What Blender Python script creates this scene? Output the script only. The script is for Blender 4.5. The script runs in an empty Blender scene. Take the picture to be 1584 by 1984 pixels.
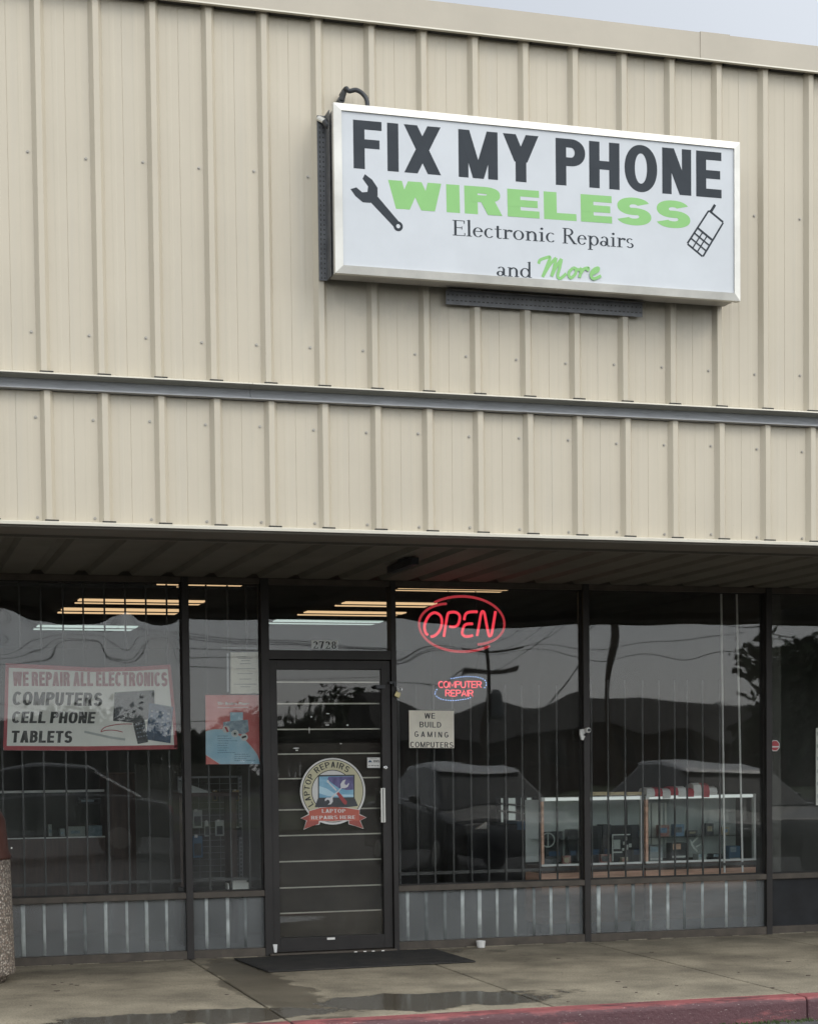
import bpy, bmesh, math, random
from math import radians, sin, cos, pi, sqrt
from mathutils import Vector, Matrix
random.seed(7)
scene = bpy.context.scene
col = scene.collection

# ------------------------------------------------------------------ camera
F_PX, CX, CY = 3429.2, 792.0, 1621.4
CAM = Vector((-1.1073, -9.6991, 1.4291))
yaw, pitch, roll = 0.29142, -0.04425, -0.011065
fwd = Vector((sin(yaw)*cos(pitch), cos(yaw)*cos(pitch), sin(pitch)))
rt0 = Vector((cos(yaw), -sin(yaw), 0)); up0 = rt0.cross(fwd)
rt = cos(roll)*rt0 + sin(roll)*up0; up = -sin(roll)*rt0 + cos(roll)*up0
cam_d = bpy.data.cameras.new("camera"); cam = bpy.data.objects.new("camera", cam_d); col.objects.link(cam)
cam.matrix_world = Matrix(((rt.x, up.x, -fwd.x, CAM.x), (rt.y, up.y, -fwd.y, CAM.y), (rt.z, up.z, -fwd.z, CAM.z), (0, 0, 0, 1)))
cam_d.sensor_fit = 'HORIZONTAL'; cam_d.sensor_width = 36; cam_d.lens = 36*F_PX/1584
cam_d.shift_y = (CY-992)/1584; cam_d.clip_end = 2000; cam_d.clip_start = .05
scene.camera = cam

# ------------------------------------------------------------------ light
SUN_EL, SUN_AZ = radians(42), radians(38)      # azimuth: towards +x from the facade normal (-y)
sd = Vector((sin(SUN_AZ)*cos(SUN_EL), -cos(SUN_AZ)*cos(SUN_EL), sin(SUN_EL)))
w = bpy.data.worlds.new("World"); scene.world = w; w.use_nodes = True
nt = w.node_tree; nt.nodes.clear()
def N(t, kind, **kw):
    n = t.nodes.new(kind)
    for k, v in kw.items():
        if k in n.inputs: n.inputs[k].default_value = v
        else: setattr(n, k, v)
    return n
sky = N(nt, 'ShaderNodeTexSky', sky_type='NISHITA', sun_disc=False, sun_elevation=SUN_EL, sun_rotation=pi-SUN_AZ)
bg1 = N(nt, 'ShaderNodeBackground', Strength=.035); nt.links.new(sky.outputs[0], bg1.inputs[0])
# overcast cloud layer: brightest low on the street side, raised to light the shop front, faint mottling
tc = N(nt, 'ShaderNodeTexCoord')
dot = N(nt, 'ShaderNodeVectorMath', operation='DOT_PRODUCT'); dot.inputs[1].default_value = (0.30, -0.93, 0.18)
nt.links.new(tc.outputs['Generated'], dot.inputs[0])
mr = N(nt, 'ShaderNodeMapRange'); mr.inputs['From Min'].default_value = -.7; mr.inputs['From Max'].default_value = .9
mr.inputs['To Min'].default_value = .58; mr.inputs['To Max'].default_value = 2.1
nt.links.new(dot.outputs['Value'], mr.inputs['Value'])
nz = N(nt, 'ShaderNodeTexNoise', Scale=2.2, Detail=4.0, Roughness=.55); nt.links.new(tc.outputs['Generated'], nz.inputs['Vector'])
nm = N(nt, 'ShaderNodeMapRange'); nm.inputs['To Min'].default_value = .9; nm.inputs['To Max'].default_value = 1.1
nt.links.new(nz.outputs['Fac'], nm.inputs['Value'])
mu = N(nt, 'ShaderNodeMath', operation='MULTIPLY'); nt.links.new(mr.outputs[0], mu.inputs[0]); nt.links.new(nm.outputs[0], mu.inputs[1])
bg2 = N(nt, 'ShaderNodeBackground', Color=(.935, .965, 1.0, 1)); nt.links.new(mu.outputs[0], bg2.inputs['Strength'])
ad = N(nt, 'ShaderNodeAddShader'); nt.links.new(bg1.outputs[0], ad.inputs[0]); nt.links.new(bg2.outputs[0], ad.inputs[1])
wo = N(nt, 'ShaderNodeOutputWorld'); nt.links.new(ad.outputs[0], wo.inputs[0])
sl = bpy.data.lights.new("sun", 'SUN'); sl.energy = .8; sl.angle = radians(22); sl.color = (1, .93, .82)
so = bpy.data.objects.new("sun", sl); col.objects.link(so)
so.rotation_euler = (-sd).to_track_quat('-Z', 'Y').to_euler(); so.location = (6, -12, 14)
scene.view_settings.view_transform = 'Standard'; scene.view_settings.look = 'None'
scene.view_settings.exposure = 0.0; scene.view_settings.gamma = 1
scene.cycles.max_bounces = 10; scene.cycles.transparent_max_bounces = 24; scene.cycles.glossy_bounces = 5
scene.cycles.transmission_bounces = 8; scene.cycles.caustics_reflective = False; scene.cycles.caustics_refractive = False
scene.cycles.sample_clamp_indirect = 6

# ------------------------------------------------------------------ measuring helpers (a point of a real plane)
def ray(px, py):
    return fwd + (px-CX)/F_PX*rt - (py-CY)/F_PX*up
def P(px, py, y):            # (x, z) on the vertical plane y
    d = ray(px, py); t = (y-CAM.y)/d.y; return (CAM.x+t*d.x, CAM.z+t*d.z)
def G(px, py, z=0):          # (x, y) on the horizontal plane z
    d = ray(px, py); t = (z-CAM.z)/d.z; return (CAM.x+t*d.x, CAM.y+t*d.y)
C = 2.9515                   # depth of the shop front behind the upper wall

# ------------------------------------------------------------------ scene helpers
def tag(o, label=None, cat=None, group=None, kind=None):
    if label: o['label'] = label
    if cat: o['category'] = cat
    if group: o['group'] = group
    if kind: o['kind'] = kind
    return o
def thing(name, label, cat, loc=(0, 0, 0), group=None):
    o = bpy.data.objects.new(name, None); col.objects.link(o); o.location = loc; o.empty_display_size = .1
    return tag(o, label, cat, group)
class MB:
    def __init__(s): s.v = []; s.f = []; s.m = []; s.mi = 0; s.k = 0
    def face(s, pts):
        i = len(s.v); s.v += [tuple(p) for p in pts]; s.f.append(tuple(range(i, i+len(pts)))); s.m.append(s.mi)
    def box(s, x0, x1, y0, y1, z0, z1):
        i = len(s.v)
        s.v += [(x, y, z) for x in (x0, x1) for y in (y0, y1) for z in (z0, z1)]
        for q in ((0, 1, 3, 2), (4, 6, 7, 5), (0, 4, 5, 1), (2, 3, 7, 6), (0, 2, 6, 4), (1, 5, 7, 3)):
            s.f.append(tuple(i+a for a in q)); s.m.append(s.mi)
        return s
    def prism(s, pts, a0, a1, axis='y'):      # polygon in the plane across axis, extruded a0..a1
        def m(u, v, a): return {'y': (u, a, v), 'x': (a, u, v), 'z': (u, v, a)}[axis]
        n = len(pts); i = len(s.v)
        s.v += [m(u, v, a0) for u, v in pts]+[m(u, v, a1) for u, v in pts]
        s.f.append(tuple(range(i, i+n))); s.f.append(tuple(range(i+2*n-1, i+n-1, -1)))
        for k in range(n): s.f.append((i+k, i+n+k, i+n+(k+1) % n, i+(k+1) % n))
        s.m += [s.mi]*(n+2); return s
    def tube(s, pts, r, n=8, closed=False):
        pts = [Vector(p) for p in pts]; i0 = len(s.v); m = len(pts)
        rr = r if hasattr(r, '__len__') else [r]*m
        u = None
        for k, p in enumerate(pts):
            if closed: t = pts[(k+1) % m]-pts[k-1]
            else: t = pts[min(k+1, m-1)]-pts[max(k-1, 0)]
            t.normalize()
            if u is None: u = t.orthogonal().normalized()
            u = (u-t*u.dot(t)).normalized(); b = t.cross(u)
            for a in range(n):
                s.v.append(tuple(p+rr[k]*(cos(2*pi*a/n)*u+sin(2*pi*a/n)*b)))
        for k in range(m if closed else m-1):
            k2 = (k+1) % m
            for a in range(n):
                s.f.append((i0+k*n+a, i0+k*n+(a+1) % n, i0+k2*n+(a+1) % n, i0+k2*n+a)); s.m.append(s.mi)
        if not closed:
            s.f.append(tuple(i0+a for a in reversed(range(n)))); s.f.append(tuple(i0+(m-1)*n+a for a in range(n))); s.m += [s.mi]*2
        return s
    def lathe(s, prof, cx, cy, n=24, rot=0):
        i0 = len(s.v); m = len(prof)
        for r, z in prof:
            for a in range(n):
                t = 2*pi*a/n+rot; s.v.append((cx+r*cos(t), cy+r*sin(t), z))
        for k in range(m-1):
            for a in range(n):
                s.f.append((i0+k*n+a, i0+k*n+(a+1) % n, i0+(k+1)*n+(a+1) % n, i0+(k+1)*n+a)); s.m.append(s.mi)
        s.f.append(tuple(i0+a for a in reversed(range(n)))); s.f.append(tuple(i0+(m-1)*n+a for a in range(n))); s.m += [s.mi]*2
        return s
    def build(s, name, mats, parent=None, smooth=False, bevel=0, fix=True):
        me = bpy.data.meshes.new(name); me.from_pydata(s.v, [], s.f)
        if not isinstance(mats, (list, tuple)): mats = [mats]
        for m in mats: me.materials.append(m)
        for p, mi in zip(me.polygons, s.m): p.material_index = mi; p.use_smooth = smooth
        if fix:
            bm = bmesh.new(); bm.from_mesh(me); bmesh.ops.recalc_face_normals(bm, faces=bm.faces); bm.to_mesh(me); bm.free()
        o = bpy.data.objects.new(name, me); col.objects.link(o)
        if parent is not None:
            o.parent = parent
            l = Vector(parent.location)
            q = parent.parent
            while q is not None: l = l+Vector(q.location); q = q.parent
            if l.length: me.transform(Matrix.Translation(-l))
        if bevel:
            b = o.modifiers.new('bevel', 'BEVEL'); b.width = bevel; b.segments = 2; b.limit_method = 'ANGLE'
        return o
def setorigin(o, loc):          # put a mesh thing's origin at its base
    loc = Vector(loc); o.data.transform(Matrix.Translation(-loc)); o.location = loc; return o

# ------------------------------------------------------------------ materials
def mat(name, c, rough=.6, metal=0, var=.08, scale=6, bump=0, bscale=40, stretch=(1, 1, 1), c2=None, spec=.5, emit=None, es=0, lo=.35, hi=.65, coat=0):
    m = bpy.data.materials.new(name); m.use_nodes = True; t = m.node_tree; b = t.nodes['Principled BSDF']
    b.inputs['Roughness'].default_value = rough; b.inputs['Metallic'].default_value = metal
    b.inputs['Specular IOR Level'].default_value = spec; b.inputs['Coat Weight'].default_value = coat
    tcn = N(t, 'ShaderNodeTexCoord'); mp = N(t, 'ShaderNodeMapping'); mp.inputs['Scale'].default_value = stretch
    t.links.new(tcn.outputs['Object'], mp.inputs[0])
    n1 = N(t, 'ShaderNodeTexNoise', Scale=scale, Detail=6.0, Roughness=.6); t.links.new(mp.outputs[0], n1.inputs['Vector'])
    r = N(t, 'ShaderNodeMapRange'); r.inputs['From Min'].default_value = lo; r.inputs['From Max'].default_value = hi
    t.links.new(n1.outputs['Fac'], r.inputs['Value'])
    mx = N(t, 'ShaderNodeMix', data_type='RGBA')
    ca = tuple(x*(1-var) for x in c)+(1,); cb = tuple(min(1, x*(1+var)) for x in c)+(1,)
    if c2: ca = tuple(c)+(1,); cb = tuple(c2)+(1,)
    mx.inputs['A'].default_value = ca; mx.inputs['B'].default_value = cb
    t.links.new(r.outputs[0], mx.inputs['Factor']); t.links.new(mx.outputs['Result'], b.inputs['Base Color'])
    if bump:
        n2 = N(t, 'ShaderNodeTexNoise', Scale=bscale, Detail=5.0); t.links.new(mp.outputs[0], n2.inputs['Vector'])
        bp = N(t, 'ShaderNodeBump', Strength=bump, Distance=.01); t.links.new(n2.outputs['Fac'], bp.inputs['Height'])
        t.links.new(bp.outputs[0], b.inputs['Normal'])
    if emit: b.inputs['Emission Color'].default_value = tuple(emit)+(1,); b.inputs['Emission Strength'].default_value = es
    return m
def glass(name, r0=.037, tint=(.94, .955, .95), dust=.011, smear=1.0):
    m = bpy.data.materials.new(name); m.use_nodes = True; t = m.node_tree; t.nodes.clear()
    out = N(t, 'ShaderNodeOutputMaterial'); tr = N(t, 'ShaderNodeBsdfTransparent', Color=tint+(1,)); gl = N(t, 'ShaderNodeBsdfGlossy', Roughness=.012)
    df = N(t, 'ShaderNodeBsdfDiffuse', Color=(.5, .5, .47, 1))
    ge = N(t, 'ShaderNodeNewGeometry'); dp = N(t, 'ShaderNodeVectorMath', operation='DOT_PRODUCT')
    t.links.new(ge.outputs['Incoming'], dp.inputs[0]); t.links.new(ge.outputs['Normal'], dp.inputs[1])
    ab = N(t, 'ShaderNodeMath', operation='ABSOLUTE'); t.links.new(dp.outputs['Value'], ab.inputs[0])
    om = N(t, 'ShaderNodeMath', operation='SUBTRACT'); om.inputs[0].default_value = 1; t.links.new(ab.outputs[0], om.inputs[1])
    pw = N(t, 'ShaderNodeMath', operation='POWER'); pw.inputs[1].default_value = 5; t.links.new(om.outputs[0], pw.inputs[0])
    ma = N(t, 'ShaderNodeMath', operation='MULTIPLY_ADD'); ma.inputs[1].default_value = 1-r0; ma.inputs[2].default_value = r0; t.links.new(pw.outputs[0], ma.inputs[0])
    m1 = N(t, 'ShaderNodeMixShader'); t.links.new(ma.outputs[0], m1.inputs[0]); t.links.new(tr.outputs[0], m1.inputs[1]); t.links.new(gl.outputs[0], m1.inputs[2])
    tcn = N(t, 'ShaderNodeTexCoord'); mp = N(t, 'ShaderNodeMapping'); mp.inputs['Scale'].default_value = (14, 14, .8)
    t.links.new(tcn.outputs['Object'], mp.inputs[0]); n1 = N(t, 'ShaderNodeTexNoise', Scale=1.0, Detail=7.0, Roughness=.7); t.links.new(mp.outputs[0], n1.inputs['Vector'])
    mp2 = N(t, 'ShaderNodeMapping'); mp2.inputs['Scale'].default_value = (1.3, 1.3, 1.3); t.links.new(tcn.outputs['Object'], mp2.inputs[0])
    n2 = N(t, 'ShaderNodeTexNoise', Scale=1.4, Detail=5.0, Roughness=.65); t.links.new(mp2.outputs[0], n2.inputs['Vector'])
    mm = N(t, 'ShaderNodeMath', operation='MULTIPLY'); t.links.new(n1.outputs['Fac'], mm.inputs[0]); t.links.new(n2.outputs['Fac'], mm.inputs[1])
    r = N(t, 'ShaderNodeMapRange'); r.inputs['From Min'].default_value = .12; r.inputs['From Max'].default_value = .42; r.inputs['To Min'].default_value = 0; r.inputs['To Max'].default_value = dust*2.4*smear
    t.links.new(mm.outputs[0], r.inputs['Value'])
    m2 = N(t, 'ShaderNodeMixShader'); t.links.new(r.outputs[0], m2.inputs[0]); t.links.new(m1.outputs[0], m2.inputs[1]); t.links.new(df.outputs[0], m2.inputs[2])
    t.links.new(m2.outputs[0], out.inputs[0]); return m

def wallmat():
    m = mat('wall_paint', (.500, .448, .350), rough=.42, var=.04, scale=1.1, spec=.4)
    t = m.node_tree; b = t.nodes['Principled BSDF']; mx = [n for n in t.nodes if n.type == 'MIX'][0]
    tcn = [n for n in t.nodes if n.type == 'TEX_COORD'][0]
    # faint vertical run-off streaks and blotchy grime
    mp = N(t, 'ShaderNodeMapping'); mp.inputs['Scale'].default_value = (16, 16, .5); t.links.new(tcn.outputs['Object'], mp.inputs[0])
    n = N(t, 'ShaderNodeTexNoise', Scale=1.0, Detail=6.0, Roughness=.65); t.links.new(mp.outputs[0], n.inputs['Vector'])
    r = N(t, 'ShaderNodeMapRange'); r.inputs['From Min'].default_value = .52; r.inputs['From Max'].default_value = .85; r.inputs['To Max'].default_value = .32
    t.links.new(n.outputs['Fac'], r.inputs['Value'])
    mx2 = N(t, 'ShaderNodeMix', data_type='RGBA'); mx2.inputs['B'].default_value = (.40, .385, .34, 1)
    t.links.new(mx.outputs['Result'], mx2.inputs['A']); t.links.new(r.outputs[0], mx2.inputs['Factor'])
    n3 = N(t, 'ShaderNodeTexNoise', Scale=95.0, Detail=2.0, Roughness=.5); t.links.new(tcn.outputs['Object'], n3.inputs['Vector'])
    r3 = N(t, 'ShaderNodeMapRange'); r3.inputs['From Min'].default_value = .74; r3.inputs['From Max'].default_value = .8; r3.inputs['To Max'].default_value = .5
    t.links.new(n3.outputs['Fac'], r3.inputs['Value'])
    mx3 = N(t, 'ShaderNodeMix', data_type='RGBA'); mx3.inputs['B'].default_value = (.30, .27, .22, 1)
    t.links.new(mx2.outputs['Result'], mx3.inputs['A']); t.links.new(r3.outputs[0], mx3.inputs['Factor'])
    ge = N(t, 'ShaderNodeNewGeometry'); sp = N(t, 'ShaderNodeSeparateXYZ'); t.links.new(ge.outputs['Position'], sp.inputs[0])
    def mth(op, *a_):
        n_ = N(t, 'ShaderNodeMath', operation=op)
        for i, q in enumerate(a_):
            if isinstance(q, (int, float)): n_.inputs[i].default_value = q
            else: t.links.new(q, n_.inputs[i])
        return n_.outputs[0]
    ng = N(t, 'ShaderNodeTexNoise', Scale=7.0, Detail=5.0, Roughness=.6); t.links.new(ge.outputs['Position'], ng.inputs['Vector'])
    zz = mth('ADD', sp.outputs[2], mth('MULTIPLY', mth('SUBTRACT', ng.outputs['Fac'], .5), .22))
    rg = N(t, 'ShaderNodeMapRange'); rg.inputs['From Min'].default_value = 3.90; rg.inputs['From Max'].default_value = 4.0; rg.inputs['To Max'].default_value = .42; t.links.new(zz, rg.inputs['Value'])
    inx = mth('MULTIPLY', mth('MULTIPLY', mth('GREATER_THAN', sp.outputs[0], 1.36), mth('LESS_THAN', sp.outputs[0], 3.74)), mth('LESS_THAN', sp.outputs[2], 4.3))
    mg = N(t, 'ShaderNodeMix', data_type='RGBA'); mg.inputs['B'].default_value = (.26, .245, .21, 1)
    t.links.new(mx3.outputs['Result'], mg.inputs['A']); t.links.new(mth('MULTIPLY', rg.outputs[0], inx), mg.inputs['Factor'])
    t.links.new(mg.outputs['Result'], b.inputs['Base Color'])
    mpb = N(t, 'ShaderNodeMapping'); mpb.inputs['Scale'].default_value = (5, 5, 1.1); t.links.new(tcn.outputs['Object'], mpb.inputs[0])
    nb = N(t, 'ShaderNodeTexNoise', Scale=1.0, Detail=2.0); t.links.new(mpb.outputs[0], nb.inputs['Vector'])
    bp = N(t, 'ShaderNodeBump', Strength=.8, Distance=.008); t.links.new(nb.outputs['Fac'], bp.inputs['Height']); t.links.new(bp.outputs[0], b.inputs['Normal'])
    return m
def concmat():
    m = mat('concrete', (.272, .240, .178), rough=.85, var=.34, scale=1.7, bump=.35, bscale=60, spec=.3)
    t = m.node_tree; b = t.nodes['Principled BSDF']; mx = [n for n in t.nodes if n.type == 'MIX'][0]
    ge = N(t, 'ShaderNodeNewGeometry'); sp = N(t, 'ShaderNodeSeparateXYZ'); t.links.new(ge.outputs['Position'], sp.inputs[0])
    def math(op, a, bb=None):
        n = N(t, 'ShaderNodeMath', operation=op)
        for i, q in enumerate((a, bb)):
            if q is None: continue
            if isinstance(q, (int, float)): n.inputs[i].default_value = q
            else: t.links.new(q, n.inputs[i])
        return n.outputs[0]
    n1 = N(t, 'ShaderNodeTexNoise', Scale=2.6, Detail=7.0, Roughness=.62); t.links.new(ge.outputs['Position'], n1.inputs['Vector'])
    wet = None
    for cx_, cy_, rx, ry, am in ((.55, .02, 1.0, .28, 1.1), (2.0, .22, .80, .34, 1.0), (1.22, 1.3, .22, 1.9, .75), (2.1, 2.6, .9, .5, .8), (-1, 2.4, 2.2, .25, .35)):
        dx = math('DIVIDE', math('SUBTRACT', sp.outputs[0], cx_), rx); dy = math('DIVIDE', math('SUBTRACT', sp.outputs[1], cy_), ry)
        d = math('SQRT', math('ADD', math('MULTIPLY', dx, dx), math('MULTIPLY', dy, dy)))
        d = math('ADD', d, math('MULTIPLY', math('SUBTRACT', n1.outputs['Fac'], .5), 2.0))
        r = N(t, 'ShaderNodeMapRange'); r.inputs['From Min'].default_value = 1.08; r.inputs['From Max'].default_value = .92; r.inputs['To Max'].default_value = am
        t.links.new(d, r.inputs['Value']); wet = r.outputs[0] if wet is None else math('MAXIMUM', wet, r.outputs[0])
    wet = math('MINIMUM', wet, 1.0)
    # fine grit and dark specks
    n2 = N(t, 'ShaderNodeTexNoise', Scale=85.0, Detail=4.0, Roughness=.7); t.links.new(ge.outputs['Position'], n2.inputs['Vector'])
    r2 = N(t, 'ShaderNodeMapRange'); r2.inputs['From Min'].default_value = .3; r2.inputs['From Max'].default_value = .7; r2.inputs['To Min'].default_value = .62; r2.inputs['To Max'].default_value = 1.38
    t.links.new(n2.outputs['Fac'], r2.inputs['Value'])
    n4 = N(t, 'ShaderNodeTexNoise', Scale=14.0, Detail=5.0, Roughness=.7); t.links.new(ge.outputs['Position'], n4.inputs['Vector'])
    r4 = N(t, 'ShaderNodeMapRange'); r4.inputs['From Min'].default_value = .58; r4.inputs['From Max'].default_value = .72; r4.inputs['To Max'].default_value = .5; t.links.new(n4.outputs['Fac'], r4.inputs['Value'])
    n5 = N(t, 'ShaderNodeTexNoise', Scale=38.0, Detail=1.0); t.links.new(ge.outputs['Position'], n5.inputs['Vector'])
    r5 = N(t, 'ShaderNodeMapRange'); r5.inputs['From Min'].default_value = .71; r5.inputs['From Max'].default_value = .74; r5.inputs['To Max'].default_value = .8; t.links.new(n5.outputs['Fac'], r5.inputs['Value'])
    mxx = N(t, 'ShaderNodeMath', operation='MAXIMUM'); t.links.new(r4.outputs[0], mxx.inputs[0]); t.links.new(r5.outputs[0], mxx.inputs[1])
    vc = N(t, 'ShaderNodeTexVoronoi', feature='DISTANCE_TO_EDGE', Scale=.9); nd = N(t, 'ShaderNodeTexNoise', Scale=3.5, Detail=5.0); t.links.new(ge.outputs['Position'], nd.inputs['Vector'])
    vm = N(t, 'ShaderNodeVectorMath', operation='MULTIPLY_ADD'); vm.inputs[1].default_value = (.5, .5, .5); t.links.new(nd.outputs['Color'], vm.inputs[0]); t.links.new(ge.outputs['Position'], vm.inputs[2]); t.links.new(vm.outputs[0], vc.inputs['Vector'])
    rc = N(t, 'ShaderNodeMapRange'); rc.inputs['From Min'].default_value = .006; rc.inputs['From Max'].default_value = .0; rc.inputs['To Max'].default_value = .6; t.links.new(vc.outputs['Distance'], rc.inputs['Value'])
    nk = N(t, 'ShaderNodeTexNoise', Scale=.7); t.links.new(ge.outputs['Position'], nk.inputs['Vector']); rk = N(t, 'ShaderNodeMapRange'); rk.inputs['From Min'].default_value = .5; rk.inputs['From Max'].default_value = .58; t.links.new(nk.outputs['Fac'], rk.inputs['Value'])
    ck = N(t, 'ShaderNodeMath', operation='MULTIPLY'); t.links.new(rc.outputs[0], ck.inputs[0]); t.links.new(rk.outputs[0], ck.inputs[1])
    mx4 = N(t, 'ShaderNodeMath', operation='MAXIMUM'); t.links.new(mxx.outputs[0], mx4.inputs[0]); t.links.new(ck.outputs[0], mx4.inputs[1])
    r4 = mx4
    m4 = N(t, 'ShaderNodeMix', data_type='RGBA'); m4.inputs['B'].default_value = (.085, .075, .058, 1)
    t.links.new(mx.outputs['Result'], m4.inputs['A']); t.links.new(r4.outputs[0], m4.inputs['Factor'])
    hs = N(t, 'ShaderNodeHueSaturation'); t.links.new(m4.outputs['Result'], hs.inputs['Color']); t.links.new(r2.outputs[0], hs.inputs['Value'])
    mw = N(t, 'ShaderNodeMix', data_type='RGBA'); mw.inputs['B'].default_value = (.055, .046, .032, 1)
    t.links.new(hs.outputs[0], mw.inputs['A']); t.links.new(math('MULTIPLY', wet, .85), mw.inputs['Factor'])
    t.links.new(mw.outputs['Result'], b.inputs['Base Color'])
    rr = N(t, 'ShaderNodeMapRange'); rr.inputs['From Min'].default_value = .5; rr.inputs['From Max'].default_value = 1; rr.inputs['To Min'].default_value = .85; rr.inputs['To Max'].default_value = .12
    t.links.new(wet, rr.inputs['Value']); t.links.new(rr.outputs[0], b.inputs['Roughness'])
    bp = [n for n in t.nodes if n.type == 'BUMP'][0]
    t.links.new(math('SUBTRACT', .35, math('MULTIPLY', wet, .33)), bp.inputs['Strength'])
    return m
def pebblemat():
    m = mat('exposed_aggregate', (.3, .26, .21), rough=.8); t = m.node_tree; b = t.nodes['Principled BSDF']
    tcn = [n for n in t.nodes if n.type == 'TEX_COORD'][0]
    v = N(t, 'ShaderNodeTexVoronoi', Scale=70.0); t.links.new(tcn.outputs['Object'], v.inputs['Vector'])
    cr = N(t, 'ShaderNodeValToRGB'); e = cr.color_ramp.elements
    e[0].position = 0; e[0].color = (.10, .075, .055, 1); e[1].position = 1; e[1].color = (.62, .55, .46, 1)
    for p_, c_ in ((.3, (.28, .20, .15, 1)), (.55, (.36, .31, .26, 1)), (.8, (.45, .40, .33, 1))): q = e.new(p_); q.color = c_
    sx = N(t, 'ShaderNodeSeparateColor'); t.links.new(v.outputs['Color'], sx.inputs[0]); t.links.new(sx.outputs[0], cr.inputs[0])
    dk = N(t, 'ShaderNodeMapRange'); dk.inputs['From Min'].default_value = .25; dk.inputs['From Max'].default_value = .65; t.links.new(v.outputs['Distance'], dk.inputs['Value'])
    mx = N(t, 'ShaderNodeMix', data_type='RGBA'); mx.inputs['B'].default_value = (.13, .11, .09, 1); t.links.new(cr.outputs[0], mx.inputs['A']); t.links.new(dk.outputs[0], mx.inputs['Factor'])
    t.links.new(mx.outputs['Result'], b.inputs['Base Color'])
    bp = N(t, 'ShaderNodeBump', Strength=.9, Distance=.006, invert=True); t.links.new(v.outputs['Distance'], bp.inputs['Height']); t.links.new(bp.outputs[0], b.inputs['Normal'])
    return m
def curbmat():
    m = mat('curb_paint', (.31, .095, .095), rough=.7, var=.15, scale=5, bump=.5, bscale=45); t = m.node_tree; b = t.nodes['Principled BSDF']
    mx = [n for n in t.nodes if n.type == 'MIX'][0]
    ge = N(t, 'ShaderNodeNewGeometry'); mp = N(t, 'ShaderNodeMapping'); mp.inputs['Scale'].default_value = (1.6, 5, 9); t.links.new(ge.outputs['Position'], mp.inputs[0])
    n1 = N(t, 'ShaderNodeTexNoise', Scale=1.6, Detail=8.0, Roughness=.7); t.links.new(mp.outputs[0], n1.inputs['Vector'])
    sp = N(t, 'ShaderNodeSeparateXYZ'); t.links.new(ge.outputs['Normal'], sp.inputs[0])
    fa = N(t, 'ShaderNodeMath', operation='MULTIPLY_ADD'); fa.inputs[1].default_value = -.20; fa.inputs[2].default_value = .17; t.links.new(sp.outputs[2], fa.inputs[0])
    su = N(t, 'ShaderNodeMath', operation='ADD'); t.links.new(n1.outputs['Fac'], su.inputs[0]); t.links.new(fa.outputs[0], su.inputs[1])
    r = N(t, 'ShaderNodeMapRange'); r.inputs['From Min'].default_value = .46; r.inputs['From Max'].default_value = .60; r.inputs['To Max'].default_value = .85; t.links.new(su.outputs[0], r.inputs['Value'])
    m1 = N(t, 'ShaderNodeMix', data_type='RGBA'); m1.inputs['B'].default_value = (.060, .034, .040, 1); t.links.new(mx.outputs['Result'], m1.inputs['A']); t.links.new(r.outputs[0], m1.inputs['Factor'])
    n2 = N(t, 'ShaderNodeTexNoise', Scale=22.0, Detail=4.0, Roughness=.7); t.links.new(mp.outputs[0], n2.inputs['Vector'])
    r2 = N(t, 'ShaderNodeMapRange'); r2.inputs['From Min'].default_value = .63; r2.inputs['From Max'].default_value = .67; r2.inputs['To Max'].default_value = .8; t.links.new(n2.outputs['Fac'], r2.inputs['Value'])
    m2 = N(t, 'ShaderNodeMix', data_type='RGBA'); m2.inputs['B'].default_value = (.40, .33, .31, 1); t.links.new(m1.outputs['Result'], m2.inputs['A']); t.links.new(r2.outputs[0], m2.inputs['Factor'])
    t.links.new(m2.outputs['Result'], b.inputs['Base Color']); return m

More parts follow.
